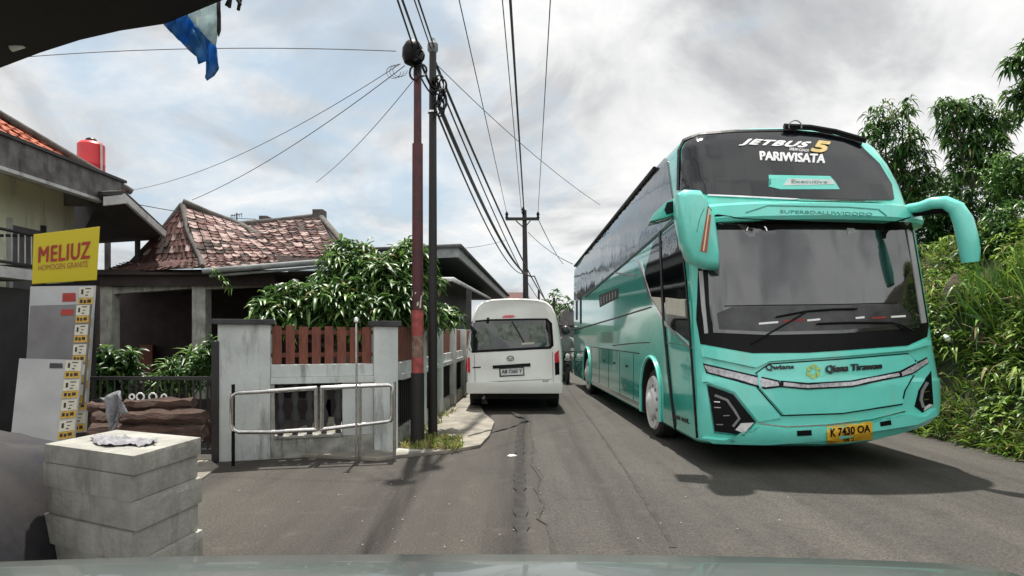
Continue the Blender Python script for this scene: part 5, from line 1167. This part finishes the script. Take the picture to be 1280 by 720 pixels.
GM = [M['grass_a'], M['grass_b'], M['grass_c'], M['leaf_a']]
r = random.Random(5); roots = []; dirs = []
for _ in range(6500):     # tufts
    Y = 6.0+16*r.random()**1.6; k = r.choices(range(8), [2.0, 3, 4, 4, 4, 4, 4, 3])[0]; p = bank_pt(Y, k, r.random())
    dens = noise.noise(Vector((p.y*1.3, p.z*1.5, 9)))
    if dens < -.16: continue
    if p.y < 7.2 and p.z < .4 and False: continue
    for _ in range(9):
        roots.append((p.x+r.gauss(0, .05), p.y+r.gauss(0, .06), p.z+r.gauss(0, .05))); dirs.append((-.75, -.25, .35))
grass_obj('bank_grass', roots, dirs, 3, .24, .016, GM, (5, 3, 1.6, 2), 'tangled green and dry grass covering the bank beside the coach', 'grass')
cl3 = []
for _ in range(3000):
    Y = 6.2+15*r.random()**1.5; k = r.choice((1, 2, 3, 4, 5, 6, 7)); p = bank_pt(Y, k, r.random())
    if noise.noise(Vector((p.y*1.1, p.z*1.2, 30))) < -.02: continue
    cl3.append((p.x-.10, p.y-.05, p.z+.10))
o = leaf_mesh('bank_weeds', [M['leaf_a'], M['grass_a'], M['grass_b'], M['leaf_c']], None, cl3, 8, (.12, .045), 8, .5, (1.5, 4, 4, 3)); tag(o, 'broad-leaved weeds growing among the bank grass', 'weeds', kind='stuff')
cl4 = []
for _ in range(75):
    Y = 6.8+9*r.random()**1.4; p = bank_pt(Y, r.choice((2, 3, 4, 5, 6)), r.random()); cl4.append((p.x-.15, p.y-.08, p.z+.12))
o = leaf_mesh('bank_ferns', [M['grass_b'], M['leaf_c'], M['leaf_d'], M['grass_c']], None, cl4, 18, (.26, .032), 8, 1.1, (4, 3, .6, .8)); tag(o, 'long-leaved ferns and dry stems sticking out of the bank', 'ferns', kind='stuff')
bst = MB()
for k in range(70):
    p = bank_pt(6.8+8*r.random(), r.choice((2, 3, 4, 5)), r.random()); d = Vector((r.uniform(-.3, .1), r.uniform(-.4, .4), r.uniform(-.5, .6))); bst.tube([p-Vector((.12, 0, 0)), p+d*.4-Vector((.16, 0, 0)), p+d*.9-Vector((.10, 0, .08))], .008, 4)
tag(bst.build('dry_stems', M['grass_c']), 'dry brown stems and vines tangled over the bank', 'stems', kind='stuff')
for i, (yy, k, rr_, lab) in enumerate([(9.9, 4, .20, 'brown rock showing in the middle of the grassy bank'), (9.3, 3, .14, 'smaller brown rock lower in the bank beside the coach')]):
    p = bank_pt(yy, k, .3); o = rock(700, 700, rr_, mat('bank_rock', (.17, .13, .09), .9, (.06, .045, .03), 6, bump=.8), lab, 11+i, (.6, .8, 1.5), 'rock', 'rock'); o.location = p+Vector((-.08, -.02, 0))
# bushes on top of the bank
bush_l = ['dark shrub on the bank top just behind the far mirror arm', 'dark shrub on the bank top under the broad drooping tree', 'pale leafy shrub at the right edge below the nearest tree', 'brownish shrub on the skyline between the two bank trees', 'dark shrub low on the skyline right of the coach window', 'olive shrub at the right edge above the tall grass']
for i, (x, y, Y, r_, w_) in enumerate([(1162, 275, 12.5, 34, (6, 2, 0)), (1215, 265, 12, 42, (6, 2, 0)), (1268, 222, 11, 40, (2, 4, 4)), (1188, 232, 15, 30, (5, 3, 1)), (1130, 262, 14, 30, (4, 4, 1)), (1258, 290, 10, 36, (3, 4, 3))]):
    c = P(x, y, Y); bb = [(c+Vector((r.uniform(-1, 1)*r_/F*Y*.7, r.uniform(-.3, .3), r.uniform(-.6, .4)*r_/F*Y)), r_/F*Y*r.uniform(.45, .75)) for _ in range(8)]
    t = thing('shrub', (c.x, c.y, c.z-.7), bush_l[i], 'shrub', 'shrubs along the bank top')
    MB().tube([(c.x, c.y, c.z-.8), c], [.04, .02], 6).build('stem', M['bark'], t)
    leaf_mesh('foliage', LM, t, blob_points(bb, 260, 40+i, .3), 50+i, (.12, .04), 8, .6, w_)
# tall reed clump at the right edge
roots = []; dirs = []
for _ in range(420):
    Y = r.uniform(8.2, 9.6); p = bank_pt(Y, 4, r.random()); roots.append((p.x-.1, p.y, p.z-.5)); dirs.append((-.15, -.1, 1.6))
grass_obj('tall_grass', roots, dirs, 17, 1.0, .02, [M['leaf_b'], M['grass_b'], M['grass_a']], (4, 3, 3), 'tall upright green blades near the right edge of the picture', 'grass')
# verge grass by the poles
roots = []; dirs = []
for _ in range(130):
    p = G(r.uniform(505, 575), r.uniform(552, 566)); 
    for _ in range(10): roots.append((p.x+r.gauss(0, .03), p.y+r.gauss(0, .04), .045)); dirs.append((0, 0, .6))
for _ in range(40):
    p = sw.w(r.uniform(.2, 4), 0, r.uniform(.05, .2))
    for _ in range(6): roots.append((p.x+r.gauss(0, .03), p.y+r.gauss(0, .04), .045)); dirs.append((0, 0, .6))
grass_obj('verge_grass', roots, dirs, 19, .14, .012, [M['grass_a'], M['grass_b'], M['grass_c']], (3, 1.5, 5), 'short tufts of grass at the foot of the two near poles', 'grass')
# potted and garden plants in front of the porch
pll = ['spiky-leaved potted plant just left of the right porch pillar', 'leafy dark plant between the gate post and the right porch pillar', 'broad-leaved plant behind the pale sample boards', 'small pale-leaved plant in the middle of the porch', 'dark leafy plant beside the left porch pillar']
for i, (x, y, Y, rr_, m_, lf, dr_) in enumerate([(230, 462, 9.6, .22, (1, 3, 4), (.30, .04), .3), (264, 450, 9.0, .30, (4, 4, 1), (.16, .04), .6), (128, 465, 9.4, .25, (4, 3, 1), (.2, .06), .5), (205, 470, 9.6, .16, (2, 3, 4), (.26, .03), .4), (148, 465, 9.4, .26, (5, 3, 1), (.17, .05), .6)]):
    c = P(x, y, Y); t = thing('garden_plant', (c.x, c.y, 0), pll[i], 'plant', 'plants in front of the dark porch')
    MB().lathe((c.x, c.y, 0), (0, 0, 1), [(.10, 0), (.16, .25), (.17, .28), (.15, .28)], 16).build('pot', M['tile_red'], t, smooth=40)
    MB().tube([(c.x, c.y, .25), c], [.02, .012], 6).build('stem', M['bark'], t)
    leaf_mesh('foliage', LM, t, blob_points([(c, rr_), (c+Vector((.1, 0, .15)), rr_*.7), (c+Vector((-.08, 0, -.2)), rr_*.8)], 30 if i in (0, 3) else 75, 60+i, .15), 70+i, lf, 8, dr_, m_)
# fern hanging from the gutter
c = P(268, 338, 10.85); o = leaf_mesh('fern', [M['leaf_c']], None, [tuple(P(268+k*2.2, 338+k*2.4, 10.8)) for k in range(10)], 5, (.12, .03), 4, 1.2, (1,)); top(o, c); tag(o, 'bright green fern hanging from the corner gutter of the tiled house', 'fern')

# =============================================================== SMALL THINGS
rock(500, 568, .18, M['rubble'], 'flat white broken slab at the foot of the steel rail', 1, (1.5, .6, .25))
rock(472, 571, .10, M['rubble'], 'small white chunk left of the flat broken slab', 2, (1.3, .8, .3))
rock(545, 533, .09, M['rubble'], 'upright pale stone against the side wall by the black pole', 3, (.6, .6, 1.4))
rock(640, 571, .045, M['white_text'], 'small crushed white cup lying on the road ahead', 4, (1.3, .8, .4), 'crushed_cup', 'litter')
rock(1241, 564, .055, M['white_text'], 'white crumpled cup in the verge under the right bank', 5, (1, 1, .8), 'crushed_cup', 'litter')
rock(605, 505, .10, M['rubble'], 'pale stone lying just behind the left rear of the minibus', 6, (.8, .8, .8))
bits = MB()
for k in range(50):
    p = G(r.uniform(260, 1000), r.uniform(560, 690)); s_2 = r.uniform(.003, .009); z0 = .013
    bits.add([(p.x-s_2, p.y, z0), (p.x, p.y-s_2*.8, z0), (p.x+s_2*1.2, p.y, z0), (p.x, p.y+s_2, z0), (p.x, p.y, z0+s_2*.7)], [(0, 1, 4), (1, 2, 4), (2, 3, 4), (3, 0, 4)])
tag(bits.build('road_grit', M['rubble'], fix=False), 'pale grit and leaf scraps scattered over the asphalt', 'grit', kind='stuff')
# can on the bank
o = MB().tube([bank_pt(9.6, 3, .2)+Vector((-.22, 0, .05)), bank_pt(9.75, 3, .2)+Vector((-.12, 0, .09))], .035, 12).build('drink_can', M['white_text'], smooth=50); tag(o, 'pale drink can caught in the bank grass beside the coach lamp', 'can')

# =============================================================== RIDER in the gap
mo = thing('motorcycle', (1.72, 19.5, 0), 'dark scooter coming up the road in the gap between minibus and coach', 'motorcycle')
mX, mY = 1.66, 19.8
for dy in (-.62, .62):
    MB().lathe((mX, mY+dy, .28), (1, 0, 0), [(.18, -.05), (.26, -.05), (.28, 0), (.26, .05), (.18, .05)], 20).build('wheel', M['rubber'], mo, smooth=40)
bd = MB().tube([(mX, mY-.55, .75), (mX, mY-.45, .5), (mX, mY-.1, .38), (mX, mY+.3, .55), (mX, mY+.7, .68)], [.10, .16, .13, .16, .06], 10); bd.build('body', M['bike_black'], mo, smooth=60)
MB().tube([(mX, mY-.62, .28), (mX, mY-.5, .95)], .03, 8).build('fork', M['gutter'], mo)
MB().tube([(mX-.32, mY-.38, 1.0), (mX, mY-.5, .97), (mX+.32, mY-.38, 1.0)], .02, 8).build('handlebar', M['black'], mo)
MB().lathe((mX, mY-.66, .85), (0, -1, 0), [(.07, 0), (.06, .03), (.02, .04)], 14).build('headlight', M['white_hub'], mo, smooth=40)
MB().tube([(mX, mY-.05, .78), (mX, mY+.55, .82)], [.13, .12], 8).build('saddle', M['black'], mo, smooth=60)
MB().tube([(mX, mY-.72, .58), (mX, mY-.4, .62)], [.07, .12], 8).build('mudguard', M['bike_black'], mo, smooth=60)
def skin_person(name, joints, edges, radii, m, parent=None):
    me = bpy.data.meshes.new(name); me.from_pydata(joints, edges, []); o = bpy.data.objects.new(name, me); C.objects.link(o)
    md = o.modifiers.new('skin', 'SKIN'); 
    for i, rr__ in enumerate(radii): me.skin_vertices[0].data[i].radius = (rr__, rr__)
    me.skin_vertices[0].data[0].use_root = True
    sb = o.modifiers.new('sub', 'SUBSURF'); sb.levels = 1; sb.render_levels = 1
    bpy.context.view_layer.update(); dg = bpy.context.evaluated_depsgraph_get(); nm = bpy.data.meshes.new_from_object(o.evaluated_get(dg)); o.modifiers.clear(); o.data = nm
    nm.materials.clear(); nm.materials.append(m); nm.polygons.foreach_set('use_smooth', [True]*len(nm.polygons)); o.parent = parent; return o
J = [(0, .12, .88), (0, .10, 1.10), (0, .05, 1.33), (0, .03, 1.45), (0, .0, 1.60), (.20, .05, 1.34), (.30, -.12, 1.14), (.29, -.40, 1.04), (-.20, .05, 1.34), (-.30, -.12, 1.14), (-.29, -.40, 1.04),
     (.13, .05, .85), (.20, -.30, .80), (.17, -.28, .40), (.17, -.42, .34), (-.13, .05, .85), (-.20, -.30, .80), (-.17, -.28, .40), (-.17, -.42, .34)]
E = [(0, 1), (1, 2), (2, 3), (3, 4), (2, 5), (5, 6), (6, 7), (2, 8), (8, 9), (9, 10), (0, 11), (11, 12), (12, 13), (13, 14), (0, 15), (15, 16), (16, 17), (17, 18)]
RD = [.14, .14, .16, .06, .09, .075, .05, .035, .075, .05, .035, .10, .08, .05, .045, .10, .08, .05, .045]
pr = skin_person('person', J, E, RD, M['shirt']); pr.location = (mX, mY, 0); tag(pr, 'rider in pale clothes and a dark helmet sitting on the scooter beyond the minibus', 'person')
MB().lathe((mX, mY, 1.50), (0, 0, 1), [(.09, 0), (.135, .05), (.145, .13), (.12, .22), (.05, .27), (.01, .275)], 18).build('helmet', M['bike_black'], pr, smooth=50)

# far tree line along both sides
for i, (x, Y, h, w_, lab) in enumerate([(3.2, 66, 4.6, 1.6, 'far dark tree at the end of the gap beside the coach'), (8.0, 90, 7, 4, 'far broad tree hidden low behind the coach'), (-1.4, 80, 6.0, 2.2, 'small far tree peeping over the minibus roof beside the red roof')]):
    bb = [(Vector((x+r.uniform(-w_, w_)*.5, Y, h*.55+r.uniform(-.2, .35)*h)), w_*r.uniform(.35, .6)) for _ in range(6)]
    make_tree('far_tree', (x, Y, 0), bb, 160, 90+i, lab, leaf=(.7, .3), per=7, trunk=.15)
mb = MB(); vv = []
for i in range(61):
    a = -1+2*i/60; X = a*900; z = 16+14*noise.noise(Vector((a*4, 1, 0)))+8*noise.noise(Vector((a*13, 3, 0))); vv += [(X, 900, -2), (X, 900+abs(a)*50, max(4, z)), (X, 1100, -2)]
ff = []
for i in range(60): ff += [(i*3, i*3+3, i*3+4, i*3+1), (i*3+1, i*3+4, i*3+5, i*3+2)]
mb.add(vv, ff); tag(mb.build('hills', M['hill'], smooth=60), kind='structure')

bl_ = ['tree standing behind the viewpoint on the coach side of the road', 'tree standing behind the viewpoint further back in the middle', 'tree standing behind the viewpoint on the shop side']
for i, (x, y, h, w_) in enumerate([(7.5, -16, 6.5, 1.7), (12, -30, 8, 3.2), (-9, -24, 8, 3.0)]):
    bb = [(Vector((x+r.uniform(-w_, w_)*.6, y+r.uniform(-1, 1), h*.62+r.uniform(-.25, .35)*h)), w_*r.uniform(.35, .55)) for _ in range(8)]
    make_tree('roadside_tree', (x, y, 0), bb, 200, 120+i, bl_[i], leaf=(.5, .16), per=7, trunk=.16)

# =============================================================== AWNING and torn tarp, upper left
aw = thing('awning', (-3.0, 3.0, 0), 'dark awning overhead in the upper left corner, with a curved edge', 'awning')
ed = [(-60, 104), (0, 85), (50, 66), (100, 50), (150, 38.5), (205, 30), (245, 14), (293, -6)]
ep = [P(x, y, 3.55+.0*x) for x, y in ed]
for p in ep:   # same height all along
    k = (3.05-CZ)/(p.z-CZ); p.x *= k; p.y *= k; p.z = 3.05
poly = ep+[Vector((ep[-1].x, 1.2, 3.05)), Vector((-1.6, -1.5, 3.05)), Vector((-6, -1.5, 3.05)), Vector((-6, 4.0, 3.05))]
MB().prism(poly, (0, 0, .10)).build('roof_sheet', M['canopy'], aw)
for x in (-1.9, -5.0):
    MB().tube([(x, -1.0, 0), (x, -1.0, 3.05)], .04, 8).build('post', M['iron'], aw)
br_ = MB()
for k in range(7):
    p = ep[-1]+Vector((r.uniform(-.10, .02), r.uniform(-.05, .05), .02)); br_.tube([p, p+Vector((r.uniform(-.05, .06), 0, r.uniform(-.10, -.03)))], .008, 5)
br_.build('broken_strips', M['canopy'], aw)
lm_ = P(22, 58, 3.0); MB().tube([P(14, 60.5, 3.45), P(30, 55.5, 3.45)], .018, 10).build('lamp_tube', M['white_hub'], aw, smooth=50)
tp = thing('torn_tarp', P(235, 20, 3.3), 'torn blue and pale tarpaulin hanging from the dark awning edge', 'tarp')
def cloth_poly(poly, name, m, Y, seed):
    bm = bmesh.new(); f = bm.faces.new([bm.verts.new((x, 0, y)) for x, y in poly]); bmesh.ops.triangulate(bm, faces=[f])
    for ax_, lo, hi in (((1, 0, 0), 170, 300), ((0, 0, 1), -20, 110)):
        t_ = lo
        while t_ < hi:
            bmesh.ops.bisect_plane(bm, geom=bm.verts[:]+bm.edges[:]+bm.faces[:], plane_co=(t_, 0, 0) if ax_[0] else (0, 0, t_), plane_no=ax_, dist=1e-5); t_ += 5
    bm.verts.index_update(); vv = []
    for v in bm.verts:
        Yv = Y+.05*math.sin(v.co.x*.16+v.co.z*.05+seed)+.03*noise.noise(Vector((v.co.x*.07, v.co.z*.05, seed))); vv.append(P(v.co.x, v.co.z, Yv))
    mb_ = MB().add(vv, [tuple(v.index for v in f.verts) for f in bm.faces]); bm.free(); o = mb_.build(name, m, tp, smooth=60, fix=False); s2 = o.modifiers.new('thickness', 'SOLIDIFY'); s2.thickness = .004
    return o
cloth_poly([(176, -6), (215, -6), (236, 20), (258, 48), (270, 57), (272, 80), (273.5, 87), (268, 95), (259, 101), (257, 98), (262, 86), (263, 79), (256, 76.5), (247.5, 80), (245.5, 71), (235, 62), (215, 40), (200, 25)], 'blue_border', M['tarp_blue'], 3.22, 0)
cloth_poly([(212, -6), (274, -6), (275, 28), (272, 45), (270, 58), (257, 48), (235, 20)], 'pale_sheet', M['tarp_grey'], 3.23, 2)
cloth_poly([(272, -6), (276, -6), (275.5, 38), (273, 46), (271, 40)], 'frayed_edge', M['black_matte'], 3.20, 4)

# =============================================================== ADDED BONNET: stands in for the dashboard's reflection in the windscreen
oc = thing('reflection_stand_in', (0, 1.5, 0), 'grey-green bonnet band added in place of the dashboard reflection along the bottom edge', 'car')
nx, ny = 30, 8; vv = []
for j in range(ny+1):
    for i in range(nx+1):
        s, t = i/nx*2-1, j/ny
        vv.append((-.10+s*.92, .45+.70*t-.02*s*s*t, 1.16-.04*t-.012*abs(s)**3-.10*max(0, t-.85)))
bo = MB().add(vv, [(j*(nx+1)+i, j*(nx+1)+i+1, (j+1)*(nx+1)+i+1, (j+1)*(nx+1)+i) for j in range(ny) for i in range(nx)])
o = bo.build('bonnet', M['reflection_tone'], oc, smooth=60, fix=False); sm = o.modifiers.new('thickness', 'SOLIDIFY'); sm.thickness = .02
MB().box((-.92, .42, .25), (.74, 1.10, 1.08)).build('front_body', M['reflection_tone'], oc, bevel=.05, smooth=40)
for sx in (-1, 1): MB().lathe((-.1+sx*.80, .75, .3), (sx, 0, 0), [(.18, -.1), (.29, -.1), (.3, 0), (.29, .1), (.18, .1)], 24).build('wheel', M['rubber'], oc, smooth=40)
print('TRIS', sum(len(o.data.polygons) for o in bpy.data.objects if o.type == 'MESH'))
